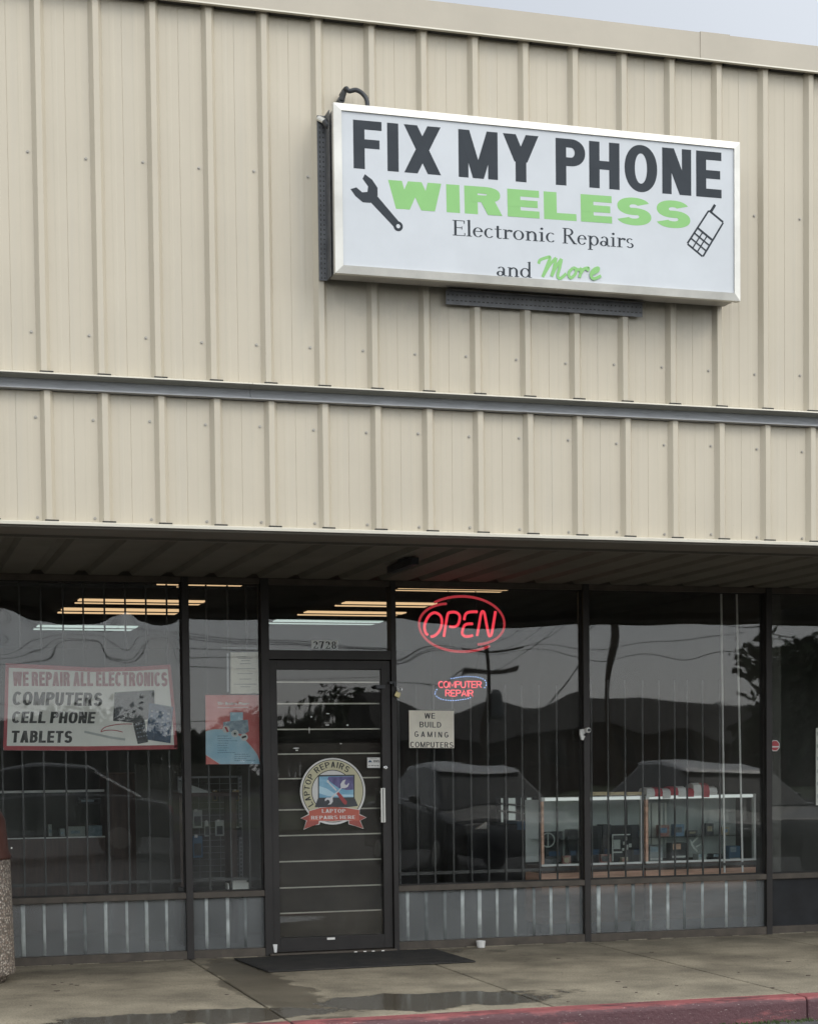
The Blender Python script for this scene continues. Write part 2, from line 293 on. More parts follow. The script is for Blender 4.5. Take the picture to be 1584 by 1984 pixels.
M = dict(
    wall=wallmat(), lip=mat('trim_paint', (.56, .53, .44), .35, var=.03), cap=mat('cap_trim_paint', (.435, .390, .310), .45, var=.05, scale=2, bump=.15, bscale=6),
    galv=mat('galvanised_trim', (.34, .35, .36), .45, metal=.35, var=.12, scale=8, stretch=(1, 6, 6)),
    dark=mat('closure_dark', (.03, .028, .025), .8), screw=mat('screw_head', (.33, .31, .27), .4, metal=.5),
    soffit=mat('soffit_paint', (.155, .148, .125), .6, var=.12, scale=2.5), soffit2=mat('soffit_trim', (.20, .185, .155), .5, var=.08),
    bronze=mat('bronze_aluminium', (.028, .025, .023), .45, metal=.2, var=.15, scale=5, spec=.4), bronze2=mat('weathered_bronze', (.075, .062, .048), .55, metal=.2, var=.22, scale=9),
    conc=concmat(), curb=curbmat(), asphalt=mat('asphalt', (.072, .071, .069), .85, var=.25, scale=3, bump=.6, bscale=90),
    peb=pebblemat(), brownlid=mat('brown_lid', (.075, .03, .022), .5, var=.2, scale=6),
    glass=glass('window_glass'), doorglass=glass('door_glass', r0=.036, tint=(.85, .85, .83), dust=.01), caseglass=glass('case_glass', r0=.04, tint=(.93, .95, .94), dust=.006),
    bar=mat('painted_steel_bar', (.040, .038, .035), .5, var=.15), barw=mat('pale_blur_strip', (.40, .425, .41), .75, var=.3, scale=9, spec=.05), barw2=mat('dull_blur_strip', (.20, .215, .21), .75, var=.3, scale=7, spec=.05),
    alu=mat('brushed_aluminium', (.62, .61, .56), .38, metal=.55, var=.06, scale=10), aluw=mat('sign_frame_aluminium', (.64, .625, .57), .42, metal=.25, var=.12, scale=3.5, bump=.1, bscale=12),
    aluside=mat('sign_side_aluminium', (.42, .41, .38), .5, metal=.3, var=.15, scale=4),
    face=mat('sign_face_acrylic', (.55, .575, .595), .35, var=.035, scale=3.5, spec=.3), ink=mat('sign_ink_charcoal', (.040, .047, .055), .6, var=.06, spec=.15), green=mat('sign_ink_green', (.215, .475, .145), .4, var=.03),
    strut=mat('slotted_steel', (.115, .118, .122), .5, metal=.4, var=.2, scale=14), cable=mat('black_conduit', (.025, .027, .03), .45),
    white=mat('white_paper', (.80, .78, .72), .7, var=.05, scale=9), cream=mat('cream_card', (.86, .82, .70), .7, var=.06, scale=7), vinyl=mat('banner_vinyl', (.88, .86, .80), .5, var=.06, scale=5, bump=.3, bscale=7),
    red=mat('banner_red', (.42, .065, .075), .5, var=.1, scale=20), redfade=mat('faded_red_print', (.36, .10, .115), .6, c2=(.52, .30, .31), scale=22, lo=.4, hi=.75), black=mat('black_print', (.03, .03, .03), .5, var=.2),
    blackveil=mat('veiled_black_print', (.035, .035, .033), .6, c2=(.17, .17, .165), scale=16, lo=.45, hi=.75),  # grey glass reflections mixed into the colour of the black print
    posterred=mat('poster_red', (.60, .12, .11), .45, c2=(.70, .22, .20), scale=9), posterblue=mat('poster_blue', (.32, .54, .68), .45, c2=(.50, .68, .78), scale=5), steelblue=mat('steel_blue_print', (.20, .27, .33), .5, c2=(.42, .50, .56), scale=30),
    stcream=mat('sticker_cream', (.55, .52, .34), .5, var=.05), stwhite=mat('sticker_white', (.68, .67, .64), .5), stribbon=mat('sticker_ribbon', (.50, .12, .08), .5, var=.08), stribbon2=mat('sticker_ribbon_fold', (.36, .085, .065), .5),
    stsky=mat('sticker_screen_blue', (.12, .33, .50), .4, c2=(.30, .52, .66), scale=16, stretch=(.4, 1, 1.6)), stpurple=mat('sticker_screen_purple', (.075, .065, .17), .4, c2=(.16, .14, .32), scale=20),
    stdark=mat('sticker_laptop_dark', (.04, .045, .05), .4, var=.3), steel=mat('sticker_wrench_silver', (.55, .56, .58), .4, c2=(.7, .7, .7), scale=30),
    screen=mat('dark_screen', (.02, .022, .025), .2, var=.2), screenb=mat('blue_screen', (.06, .12, .22), .25, c2=(.03, .05, .09), scale=6),
    wood=mat('counter_wood', (.68, .41, .29), .5, var=.25, scale=3, stretch=(1, 1, 8)), woodd=mat('dark_wood', (.075, .046, .034), .55, var=.25, scale=4, stretch=(8, 8, 1)), tan=mat('tan_laminate', (.55, .43, .24), .5),
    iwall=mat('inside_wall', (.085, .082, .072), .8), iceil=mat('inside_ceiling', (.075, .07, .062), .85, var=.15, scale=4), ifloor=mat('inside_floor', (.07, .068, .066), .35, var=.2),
    igrey=mat('case_back_grey', (.50, .52, .50), .7), plastic=mat('pale_plastic', (.78, .78, .75), .4), black2=mat('black_plastic', (.025, .026, .03), .35), blue=mat('blue_plastic', (.07, .16, .27), .5),
    rubber=mat('black_rubber', (.018, .018, .018), .8, c2=(.040, .037, .032), scale=7, bump=.6, bscale=200), brass=mat('brass', (.42, .36, .19), .35, metal=.8), chrome=mat('chrome', (.7, .7, .7), .18, metal=1),
    leaf=mat('leaf', (.035, .055, .02), .7, var=.4, scale=3), bark=mat('bark', (.09, .07, .055), .85, var=.3, scale=8, bump=.8, bscale=20), grass=mat('grass', (.06, .08, .03), .85, var=.3, scale=2),
    brick=mat('house_siding', (.09, .06, .05), .8), sid=mat('pale_siding', (.14, .135, .125), .8), trim=mat('window_trim', (.2, .2, .19), .7), roof=mat('shingles', (.06, .055, .05), .85, var=.2), pole=mat('weathered_pole', (.13, .10, .075), .85),
    carshine=mat('car_roof_highlight', (.62, .63, .64), .35, metal=.2, coat=.4), carw=mat('car_paint_silver', (.05, .052, .055), .4, metal=.1, coat=.3), card=mat('car_paint_dark', (.02, .022, .026), .4, coat=.3), carr=mat('car_paint_grey', (.09, .09, .095), .3, coat=.6), tyre=mat('tyre', (.02, .02, .02), .8), lens=mat('headlamp', (.6, .6, .6), .1),
)
def emis(name, c, s):
    m = bpy.data.materials.new(name); m.use_nodes = True; t = m.node_tree; t.nodes.clear()
    e = N(t, 'ShaderNodeEmission', Color=tuple(c)+(1,), Strength=s); n1 = N(t, 'ShaderNodeTexNoise', Scale=8.0)
    r = N(t, 'ShaderNodeMapRange'); r.inputs['To Min'].default_value = s*.85; r.inputs['To Max'].default_value = s*1.15
    t.links.new(n1.outputs['Fac'], r.inputs['Value']); t.links.new(r.outputs[0], e.inputs['Strength'])
    o = N(t, 'ShaderNodeOutputMaterial'); t.links.new(e.outputs[0], o.inputs[0]); return m
M['warm'] = emis('warm_tube', (1, .66, .36), .98); M['cool'] = emis('cool_tube', (.80, .97, .90), .62)
M['neon'] = emis('neon_red', (1, .06, .09), 1.05); M['neon2'] = emis('neon_border', (.85, .07, .09), .52)
M['ledr'] = emis('led_red', (1, .09, .12), 1.3); M['ledb'] = emis('led_blue', (.30, .50, 1), 3.0)
def frosted():
    m = bpy.data.materials.new('frosted_glass'); m.use_nodes = True; t = m.node_tree; b = t.nodes['Principled BSDF']
    b.inputs['Base Color'].default_value = (.88, .92, .91, 1); b.inputs['Roughness'].default_value = .17; b.inputs['IOR'].default_value = 1.18
    b.inputs['Transmission Weight'].default_value = .86
    tcn = N(t, 'ShaderNodeTexCoord'); n = N(t, 'ShaderNodeTexNoise', Scale=120.0, Detail=3.0); t.links.new(tcn.outputs['Object'], n.inputs['Vector'])
    n2 = N(t, 'ShaderNodeTexNoise', Scale=3.0, Detail=5.0); t.links.new(tcn.outputs['Object'], n2.inputs['Vector'])
    r = N(t, 'ShaderNodeMapRange'); r.inputs['To Min'].default_value = .93; r.inputs['To Max'].default_value = .76; t.links.new(n2.outputs['Fac'], r.inputs['Value']); t.links.new(r.outputs[0], b.inputs['Transmission Weight'])
    bp = N(t, 'ShaderNodeBump', Strength=.3, Distance=.002); t.links.new(n.outputs['Fac'], bp.inputs['Height']); t.links.new(bp.outputs[0], b.inputs['Normal']); return m
M['frost'] = frosted()

# ------------------------------------------------------------------ lettering: glyphs made of flat pieces, cap height 1
def arc(cx, cy, rx, ry, a0, a1, wv, wh, n=20, e=2.0):
    """ring sector between an outer and an inner (super)ellipse; returns quads"""
    wv = min(wv, rx*.93); wh = min(wh, ry*.93)
    def pt(a, qx, qy):
        c, s = cos(a), sin(a)
        return (cx+qx*math.copysign(abs(c)**(2/e), c), cy+qy*math.copysign(abs(s)**(2/e), s))
    out = []
    for k in range(n):
        a = radians(a0+(a1-a0)*k/n); b = radians(a0+(a1-a0)*(k+1)/n)
        q = [pt(a, rx, ry), pt(b, rx, ry), pt(b, rx-wv, ry-wh), pt(a, rx-wv, ry-wh)]
        out.append(q)
    return [('Q', out)]
def rect(x0, x1, y0, y1): return [('P', [(x0, y0), (x1, y0), (x1, y1), (x0, y1)])]
def diag(xa, ya, xb, yb, d): return [('P', [(xa, ya), (xa+d, ya), (xb+d, yb), (xb, yb)])]
def glyph(ch, W, v, h, e=2.3):
    """block capital; W width, v stem weight, h bar weight"""
    st = rect(0, v, 0, 1)
    def bowl(y0, y1, w=W):
        r = (y1-y0)/2; rx = min(max(r*1.05, v*1.3), w*.62)
        return rect(v*.5, w-rx, y1-h, y1)+rect(v*.5, w-rx, y0, y0+h)+arc(w-rx, (y0+y1)/2, rx, r, -90, 90, v, h, 16, e)
    W = W*{'F': .9, 'E': .9, 'X': 1.1, 'Y': 1.1, 'M': 1.03, 'H': 1.04, 'O': 1.05, 'P': .96, 'N': 1.02, 'L': .93, 'R': 1.05, 'S': 1.03}.get(ch, 1)
    if ch == 'I': return rect(0, v, 0, 1), v
    if ch == 'F': return st+rect(0, W, 1-h, 1)+rect(0, W*.92, .43, .43+h), W
    if ch == 'E': return st+rect(0, W, 1-h, 1)+rect(0, W*.95, .5-h/2, .5+h/2)+rect(0, W, 0, h), W
    if ch == 'L': return st+rect(0, W, 0, h), W
    if ch == 'T': return rect(0, W, 1-h, 1)+rect(W/2-v/2, W/2+v/2, 0, 1), W
    if ch == 'H': return st+rect(W-v, W, 0, 1)+rect(0, W, .5-h/2, .5+h/2), W
    if ch == 'N': return rect(0, v*.92, 0, 1)+rect(W-v*.92, W, 0, 1)+diag(0, 1, W-v*1.15, 0, v*1.15), W
    if ch == 'M': 
        W = W*1.25; return rect(0, v*.9, 0, 1)+rect(W-v*.9, W, 0, 1)+diag(0, 1, W/2-v*.5, 0, v)+diag(W-v, 1, W/2-v*.5, 0, v), W
    if ch == 'X': W = W*1.08; return diag(0, 1, W-v*1.2, 0, v*1.2)+diag(W-v*1.2, 1, 0, 0, v*1.2), W
    if ch == 'Y': W = W*1.08; return diag(0, 1, W/2-v*.6, .42, v*1.2)+diag(W-v*1.2, 1, W/2-v*.6, .42, v*1.2)+rect(W/2-v/2, W/2+v/2, 0, .46), W
    if ch == 'V': return diag(0, 1, W/2-v*.5, 0, v)+diag(W-v, 1, W/2-v*.5, 0, v), W
    if ch == 'W':
        W = W*1.45; q = W/4; d = v*1.02
        return diag(0, 1, q-d*.45, 0, d)+diag(W/2-d/2, 1, q-d*.45, 0, d)+diag(W/2-d/2, 1, 3*q-d*.55, 0, d)+diag(W-d, 1, 3*q-d*.55, 0, d), W
    if ch == 'A': W = W*1.08; d = v*1.05; return diag(W/2-d/2, 1, 0, 0, d)+diag(W/2-d/2, 1, W-d, 0, d)+rect(W*.2, W*.8, .22, .22+h), W
    if ch == 'P': return st+bowl(.42, 1), W
    if ch == 'R': return st+bowl(.44, 1)+diag(W*.42, .5, W-v*1.1, 0, v*1.1), W*1.02
    if ch == 'B': return st+bowl(.47, 1, W*.95)+bowl(0, .47+h, W), W
    if ch == 'D': return st+bowl(0, 1), W
    if ch == 'O': return arc(W*.54, .5, W*.54, .51, 0, 360, v, h, 40, e), W*1.08
    if ch == 'C': return arc(W*.54, .5, W*.54, .51, 42, 318, v, h, 32, e), W*1.02
    if ch == 'G': return arc(W*.54, .5, W*.54, .51, 42, 335, v, h, 32, e)+rect(W*.55, W*1.06, .38, .38+h)+rect(W*1.06-v*.8, W*1.06, .1, .4), W*1.08
    if ch == 'U': return rect(0, v, .38, 1)+rect(W-v, W, .38, 1)+arc(W/2, .38, W/2, .39, 180, 360, v, h, 20, e), W
    if ch == 'S':
        r1 = .25+h/4
        return arc(W/2, 1-r1, W*.47, r1+.01, 22, 284, v*.98, h, 26, 2.2)+arc(W/2, r1, W*.5, r1+.01, -160, 104, v*.98, h, 26, 2.2), W
    if ch == '2': return arc(W/2, .70, W*.46, .30, -40, 165, v, h, 18, 2)+[('P', [(W*.80, .55), (W*.62, .45), (0, 0), (v*.9, h*.9)])]+rect(0, W, 0, h*1.1)+rect(W-.05, W, 0, .22), W
    if ch == '7': return rect(0, W, 1-h*1.6, 1)+diag(W-v, .97, W*.22, 0, v)+rect(0, .05, .76, 1), W
    if ch == '8': return arc(W/2, .74, W*.42, .27, 0, 360, v*.8, h, 24, 2)+arc(W/2, .26, W*.48, .28, 0, 360, v*.9, h, 24, 2), W
    return [], W*.5
def sans(s, W=.62, v=.2, h=.17, gap=.12, space=.35, shear=0, e=2.3):
    x = 0; out = []
    for ch in s:
        if ch == ' ': x += space; continue
        g, wd = glyph(ch, W, v, h, e); out.append((x, g)); x += wd+gap
    return out, x-gap, shear
def serif(s):
    """text face with thin serifs, x height .62"""
    x = 0; out = []; v, t = .115, .045; X = .62
    def ser(cx, y, w=.2): return rect(cx-w/2, cx+w/2, y, y+t)
    for ch in s:
        if ch == ' ': x += .28; continue
        if ch == 'E': g = rect(.08, .08+v, 0, 1)+rect(0, .6, 0, t)+rect(0, .58, 1-t, 1)+rect(.1, .45, .5, .5+t)+rect(.56, .6, 0, .2)+rect(.54, .58, .8, 1)+rect(.43, .46, .41, .62); wd = .62
        elif ch == 'R': g = rect(.08, .08+v, 0, 1)+rect(0, .28, 0, t)+rect(0, .3, 1-t, 1)+arc(.3, .76, .27, .24, -90, 90, v, t, 14)+rect(.15, .31, .52, .52+t)+diag(.26, .54, .58, 0, .13)+rect(.6, .76, 0, t); wd = .74
        elif ch in 'ld': 
            o = 0 if ch == 'l' else .36
            g = rect(o+.08, o+.08+v, 0, 1.06)+([('P', [(o, 1.0), (o+.1, 1.0), (o+.19, 1.08), (o+.1, 1.06)])])
            g += (ser(.13, 0, .27) if ch == 'l' else rect(o+.15, o+.27, 0, t)+arc(.27, X/2, .27, X/2+.01, 20, 340, v, t, 22)); wd = .28 if ch == 'l' else .66
        elif ch == 'e': g = arc(.25, X/2, .25, X/2+.01, 5, 325, v, t, 24)+rect(.06, .49, .35, .35+t); wd = .51
        elif ch == 'c': g = arc(.25, X/2, .25, X/2+.01, 45, 320, v, t, 22); wd = .47
        elif ch == 'o': g = arc(.27, X/2, .27, X/2+.01, 0, 360, v, t, 28); wd = .56
        elif ch == 't': g = rect(.1, .1+v, .08, .82)+rect(0, .34, X-t, X)+arc(.25, .12, .15, .13, 180, 320, v*.9, t, 10); wd = .37
        elif ch == 'r': g = rect(.08, .08+v, 0, X)+ser(.14, 0, .3)+rect(0, .1, X-t, X)+arc(.32, .42, .16, .2, 35, 150, .07, .1, 8)+arc(.4, .54, .07, .07, 0, 360, .07, .07, 10); wd = .46
        elif ch in 'n': g = rect(.08, .08+v, 0, X)+ser(.14, 0, .27)+rect(0, .1, X-t, X)+arc(.33, .38, .22, .25, 0, 150, v, .07, 14)+rect(.55-v, .55, 0, .4)+ser(.5, 0, .24); wd = .64
        elif ch == 'i': g = rect(.08, .08+v, 0, X)+ser(.14, 0, .27)+rect(0, .1, X-t, X)+arc(.14, .84, .075, .075, 0, 360, .075, .075, 12); wd = .3
        elif ch == 'p': g = rect(.08, .08+v, -.3, X)+ser(.14, -.3, .27)+rect(0, .1, X-t, X)+arc(.34, X/2, .25, X/2+.01, -160, 160, v, t, 22); wd = .61
        elif ch == 'a': g = rect(.33, .33+v, .06, .48)+arc(.24, .42, .205, .21, 0, 155, v, t, 14)+arc(.2, .17, .2, .175, 0, 360, v, t, 18)+rect(.4, .54, 0, t*1.3); wd = .54
        elif ch == 's': g = arc(.19, .46, .18, .17, 30, 262, v*.85, t*1.2, 14)+arc(.2, .16, .2, .17, -155, 82, v*.9, t*1.2, 14); wd = .43
        else: g = []; wd = .4
        out.append((x, g)); x += wd+.035
    return out, x-.035, 0
def emit(mb, txt, O, U, V, nrm=(0, -1, 0), eps=.00025, fn=None, size=None):
    """place laid out text: O lower left, U full width vector, V cap height vector"""
    out, W, sh = txt; O, U, V, nv = Vector(O), Vector(U), Vector(V), Vector(nrm); k = 0
    def m(px, py, dz): 
        if fn: q = Vector(fn((px+sh*py)/W, py))
        else: q = O+U*((px+sh*py)/W)+V*py
        return q+nv*dz
    for gi, (x, g) in enumerate(out):
        for k, pc in enumerate(g):
            dz = eps*(k+(gi % 2)*.5)
            if pc[0] == 'P': mb.face([m(x+a, b, dz) for a, b in pc[1]])
            else:
                for q in pc[1]: mb.face([m(x+a, b, dz) for a, b in q])
def ptext(mb, txt, tl, tr, bl, y, eps=.00025):
    """text on the vertical plane y, given the cap-top left/right and base left corners"""
    a, b, c = P(*tl, y), P(*tr, y), P(*bl, y)
    O = (c[0], y, c[1]); U = (b[0]-a[0], 0, b[1]-a[1]); V = (a[0]-c[0], 0, a[1]-c[1])
    emit(mb, txt, O, U, V, eps=eps)
def stroke(mb, pts, wd, y, dz=0, n=6, smooth=True):
    """ribbon along 2D points (x,z) on plane y"""
    p = [Vector(q) for q in pts]
    if smooth and len(p) > 2:
        q = []
        for i in range(len(p)-1):
            a, b, c, d = p[max(i-1, 0)], p[i], p[i+1], p[min(i+2, len(p)-1)]
            for k in range(n):
                t = k/n; q.append(.5*((2*b)+(c-a)*t+(2*a-5*b+4*c-d)*t*t+(3*b-a-3*c+d)*t*t*t))
        q.append(p[-1]); p = q
    w_ = wd if hasattr(wd, '__len__') else (wd, wd)
    L = []; R_ = []
    for i, a in enumerate(p):
        d = (p[min(i+1, len(p)-1)]-p[max(i-1, 0)]).normalized(); nn = Vector((-d.y, d.x)); ww = (w_[0]+(w_[1]-w_[0])*i/(len(p)-1))/2
        L.append(a+nn*ww); R_.append(a-nn*ww)
    for i in range(len(p)-1):
        dd = dz+i*2e-5; mb.face([(R_[i].x, y-dd, R_[i].y), (R_[i+1].x, y-dd, R_[i+1].y), (L[i+1].x, y-dd, L[i+1].y), (L[i].x, y-dd, L[i].y)])
def ppoly(mb, pts, y): mb.face([(P(a, b, y)[0], y, P(a, b, y)[1]) for a, b in pts])

# ================================================================== ground
XL, XR = -9.0, 17.0
b = MB(); b.box(-150, 150, -160, -.47, -.45, -.15); tag(b.build('parking_lot', M['asphalt']), kind='structure')
b = MB()
xs = [XL, -6.7, -5.15, -3.6, -2.05, -.52, 1.02, 2.57, 4.10, 5.57, 7.1, 8.6, 10.1, 11.6, 13.1, 14.6, XR]
for i in range(len(xs)-1): b.box(xs[i]+.006, xs[i+1]-.006, -.28, C+.03, -.12, .0)
sw = b.build('sidewalk', M['conc'], bevel=.008); tag(sw, kind='structure')
b = MB(); b.box(XL, XR, -.27, C, -.14, -.035); tag(b.build('sidewalk_bed', M['dark']), kind='structure')
b = MB(); cx = XL
random.seed(3)
for x0, x1 in ((XL, -3.1), (-3.1, 1.02), (1.02, 4.10), (4.10, 4.28), (4.28, 8.6), (8.6, XR)):
    b.prism([(-.284, -.3), (-.462, -.3), (-.452, -.02), (-.438, 0), (-.284, .002)], x0+.003, x1-.003, 'x')
tag(b.build('curb', M['curb'], bevel=.012), kind='structure')
b = MB(); b.box(XL, XR, -.95, -.47, -.2, -.135); tag(b.build('gutter', M['asphalt']), kind='structure')
b = MB()
for i in range(900):
    x = random.uniform(2.2, 6.5); y = -.475-random.random()**2*.07; s_ = random.uniform(.004, .016)
    v = [Vector((x, y, -.135)), Vector((x+s_*random.uniform(-1, 1), y+random.uniform(-.01, .01), -.135+s_*1.5)), Vector((x+s_, y-s_*.5, -.133))]
    b.face(v)
tag(b.build('gutter_grass', M['grass']), kind='stuff')

# ================================================================== the building
bld = thing('retail_building', 'cream ribbed metal strip mall building with dark bronze shop front under its canopy', 'building')
RP = .3048
def screw(b, x, z, y=-.001):
    b.lathe([(0.0085, 0), (.0085, .002)], 0, 0, 8)
    n = 16; vs = b.v[-n:]; b.v[-n:] = [(x+a, y-c, z+bb) for a, bb, c in vs]
    b.lathe([(.005, .002), (.005, .007)], 0, 0, 6); n = 12; vs = b.v[-n:]; b.v[-n:] = [(x+a, y-c, z+bb) for a, bb, c in vs]
def panel(name, x0, z0, z1, sz, top=None, y0=0.0):
    prof = [(0, 0), (.022, -.032), (.052, -.032), (.074, 0), (.110, 0), (.118, -.0011), (.132, -.0011), (.140, 0), (.1765, 0), (.1775, .0016), (.1785, .0016), (.1795, 0), (.234, 0), (.242, -.0011), (.256, -.0011), (.264, 0)]
    m = MB(); zs = [z0+(z1-z0)*k/6 for k in range(7)]
    k0 = int((XL-x0)/RP); k1 = int((XR-x0)/RP)
    pts = [(x0+RP*k+px, y0+py) for k in range(k0, k1) for px, py in prof]
    n = len(pts)
    for z in zs: m.v += [(px, py, z) for px, py in pts]
    for r in range(6):
        for i in range(n-1): m.f.append((r*n+i, r*n+i+1, (r+1)*n+i+1, (r+1)*n+i)); m.m.append(0)
    m.mi = 1
    for k in range(k0, k1):
        for z in sz: screw(m, x0+RP*k-.023, z+random.uniform(-.006, .006))
    m.mi = 2
    for k in range(k0, k1):
        m.box(x0+RP*k+.014, x0+RP*k+.086, -.0365, -.003, z0-.0015, z0+.0055)
        if top: m.prism([(x0+RP*k+.076, top), (x0+RP*k+.3, top), (x0+RP*k+.3, top+.055), (x0+RP*k+.076, top+.055)], -.043, -.003, 'y')
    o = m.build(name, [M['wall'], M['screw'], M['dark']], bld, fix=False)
    return k0, k1
FZ, MZ, ML, BZ = 5.515, 3.505, 3.414, 2.718
X0U, X0L = -.2413, -.2283
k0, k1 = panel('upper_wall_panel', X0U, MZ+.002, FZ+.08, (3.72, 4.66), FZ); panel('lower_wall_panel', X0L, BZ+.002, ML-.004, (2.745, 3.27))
def run(name, prof, m, x0=XL, x1=XR, bev=0):        # trim profile (y,z) run along the wall
    q = MB(); q.prism(prof, x0, x1, 'x'); return q.build(name, m, bld, bevel=bev)
# roof cap
capx = 3.62
def capprof(d): return [(-.05-d, FZ-.004), (-.066-d, FZ+.004), (-.066-d, FZ+.155+d), (.05, FZ+.165+d), (.05, FZ+.1), (-.045, FZ+.1), (-.045, FZ+.012)]
run('roof_cap_trim', capprof(0), M['cap'], XL, capx); run('roof_cap_trim', capprof(.004), M['cap'], capx, capx+.19); run('roof_cap_trim', capprof(0), M['cap'], capx+.19, XR)
run('cap_lip', [(-.058, FZ-.006), (-.074, FZ-.003), (-.070, FZ+.006), (-.056, FZ+.004)], M['lip'])
# middle flashing between the two rows of panels
for xa, xb in ((XL, .915), (.917, 5.6), (5.602, XR)):
    run('middle_flashing', [(.05, MZ+.0), (-.045, MZ-.002), (-.068, MZ-.010), (-.070, MZ-.015), (-.062, MZ-.016), (.0, MZ-.012), (.035, MZ-.03), (.05, MZ-.06)], M['lip'], xa, xb)
    run('flashing_cove', [(.03, MZ-.017), (.016, MZ-.03), (.004, MZ-.052), (-.012, MZ-.075), (-.05, MZ-.086), (-.056, MZ-.092), (-.040, MZ-.094), (.03, MZ-.092)], M['galv'], xa, xb)
# bottom trim and canopy edge
run('bottom_trim', [(.05, BZ+.0), (-.040, BZ-.001), (-.060, BZ-.010), (-.060, BZ-.024), (-.052, BZ-.025), (-.035, BZ-.012), (.05, BZ-.010)], M['lip'])
run('canopy_edge_trim', [(-.035, BZ-.013), (-.028, BZ-.034), (.05, BZ-.034), (.05, BZ-.012)], M['soffit2'])
run('canopy_edge_trim', [(.058, BZ-.020), (.47, BZ-.012), (.47, BZ+.02), (.058, BZ+.02)], M['soffit2'])
run('canopy_edge_trim', [(.472, BZ-.026), (.50, BZ-.026), (.50, BZ+.02), (.472, BZ+.02)], M['soffit2'])
SZ = 2.742
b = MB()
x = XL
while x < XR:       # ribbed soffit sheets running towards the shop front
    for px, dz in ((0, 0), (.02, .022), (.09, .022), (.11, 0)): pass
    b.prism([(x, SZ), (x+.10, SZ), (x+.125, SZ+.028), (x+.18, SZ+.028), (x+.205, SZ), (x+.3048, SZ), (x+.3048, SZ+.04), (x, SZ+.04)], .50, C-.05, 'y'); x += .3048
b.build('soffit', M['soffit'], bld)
# roof, hidden wall core, side and back walls, inside surfaces
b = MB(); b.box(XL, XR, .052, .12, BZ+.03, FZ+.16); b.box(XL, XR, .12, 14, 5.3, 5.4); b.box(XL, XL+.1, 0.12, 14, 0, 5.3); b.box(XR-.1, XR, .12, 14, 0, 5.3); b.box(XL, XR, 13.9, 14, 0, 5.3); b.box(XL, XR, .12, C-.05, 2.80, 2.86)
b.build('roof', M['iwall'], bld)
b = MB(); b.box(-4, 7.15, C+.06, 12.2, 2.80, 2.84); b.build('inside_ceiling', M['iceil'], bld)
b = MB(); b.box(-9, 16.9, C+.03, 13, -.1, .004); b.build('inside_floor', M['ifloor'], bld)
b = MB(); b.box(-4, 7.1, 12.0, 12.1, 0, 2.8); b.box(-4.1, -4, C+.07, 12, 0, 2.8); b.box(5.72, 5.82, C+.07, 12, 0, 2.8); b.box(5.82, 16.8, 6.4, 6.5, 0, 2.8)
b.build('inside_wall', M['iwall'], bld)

# ---- shop front frame
mull = [(-3.75, -3.70), (-2.2, -2.15), (-.66, -.61), (1.0, 1.05), (1.574, 1.633), (2.551, 2.589), (4.076, 4.126), (5.627, 5.677), (7.20, 7.25), (8.75, 8.80), (10.3, 10.35)]
for a, c_ in mull: f = MB(); f.box(a, c_, C-.055, C+.065, 0, 2.742); f.build('mullion', M['bronze'], bld, bevel=.002)
for a, c_ in ((XL, -3.75), (10.35, XR)): f = MB(); f.box(a, c_, C-.03, C+.05, 0, 2.742); f.build('blank_panel', M['bronze'], bld)
spans = [(mull[i][1], mull[i+1][0]) for i in range(len(mull)-1)]
for i, (a, c_) in enumerate(spans):
    f = MB(); f.box(a, c_, C-.045, C+.055, 2.70, 2.742); f.build('head_rail', M['bronze2'], bld, bevel=.003)
    if i == 4: continue
    f = MB(); f.box(a, c_, C-.052, C+.055, .438, .482); f.build('window_rail', M['bronze2'], bld, bevel=.003)
    f = MB(); f.box(a, c_, C-.052, C+.055, 0, .062); f.build('base_rail', M['bronze2'], bld, bevel=.003)
f = MB(); random.seed(9)        # ragged caulk and dirt line where the frame meets the paving
x = XL
while x < XR:
    L = random.uniform(.05, .25); d = random.uniform(.004, .016)
    if not (1.55 < x < 2.6) and random.random() < .85: f.box(x, x+L, C-.055-d, C-.053, 0.001, random.uniform(.003, .009))
    x += L+random.uniform(0, .03)
f.build('caulk_line', M['conc'], bld)['kind'] = 'stuff'

def pane(name, x0, x1, z0, z1, y, warp=None, m='window_glass', th=.006, parent=None, nx=70, nz=80):
    q = MB()
    if warp is None: nx = nz = 1
    for s_ in (0, 1):
        for j in range(nz+1):
            for i in range(nx+1):
                X = x0+(x1-x0)*i/nx; Z = z0+(z1-z0)*j/nz
                q.v.append((X, y+s_*th+(warp(X, Z) if warp else 0), Z))
    K = (nx+1)*(nz+1)
    for j in range(nz):
        for i in range(nx):
            a = j*(nx+1)+i; q.f.append((a, a+1, a+nx+2, a+nx+1)); q.f.append((K+a, K+a+nx+1, K+a+nx+2, K+a+1))
    q.m = [0]*len(q.f)
    return q.build(name, M[m] if isinstance(m, str) and m in M else m, parent or bld, smooth=True, fix=False)
def interp(t, pts):
    if t <= pts[0][0]: return pts[0][1]
    for (a, fa), (c_, fc) in zip(pts, pts[1:]):
        if t <= c_:
            u = (t-a)/(c_-a); u = u*u*(3-2*u); return fa+(fc-fa)*u
    return pts[-1][1]
def warpA(X, Z):       # badly bowed pane
    t = interp(X, [(-.6, -.004), (-.28, -.018), (0, .006), (.2, .019), (.40, .016), (.52, .0), (.62, -.008), (.72, .008), (.84, .023), (.93, .016), (1.0, .0)])
    g = math.exp(-((Z-2.46)/.2)**2)
    return t*.11*sin((Z-2.46)/.11)*g+.0010*sin(2.6*X+1.2*Z)*sin(2.2*Z+.5)
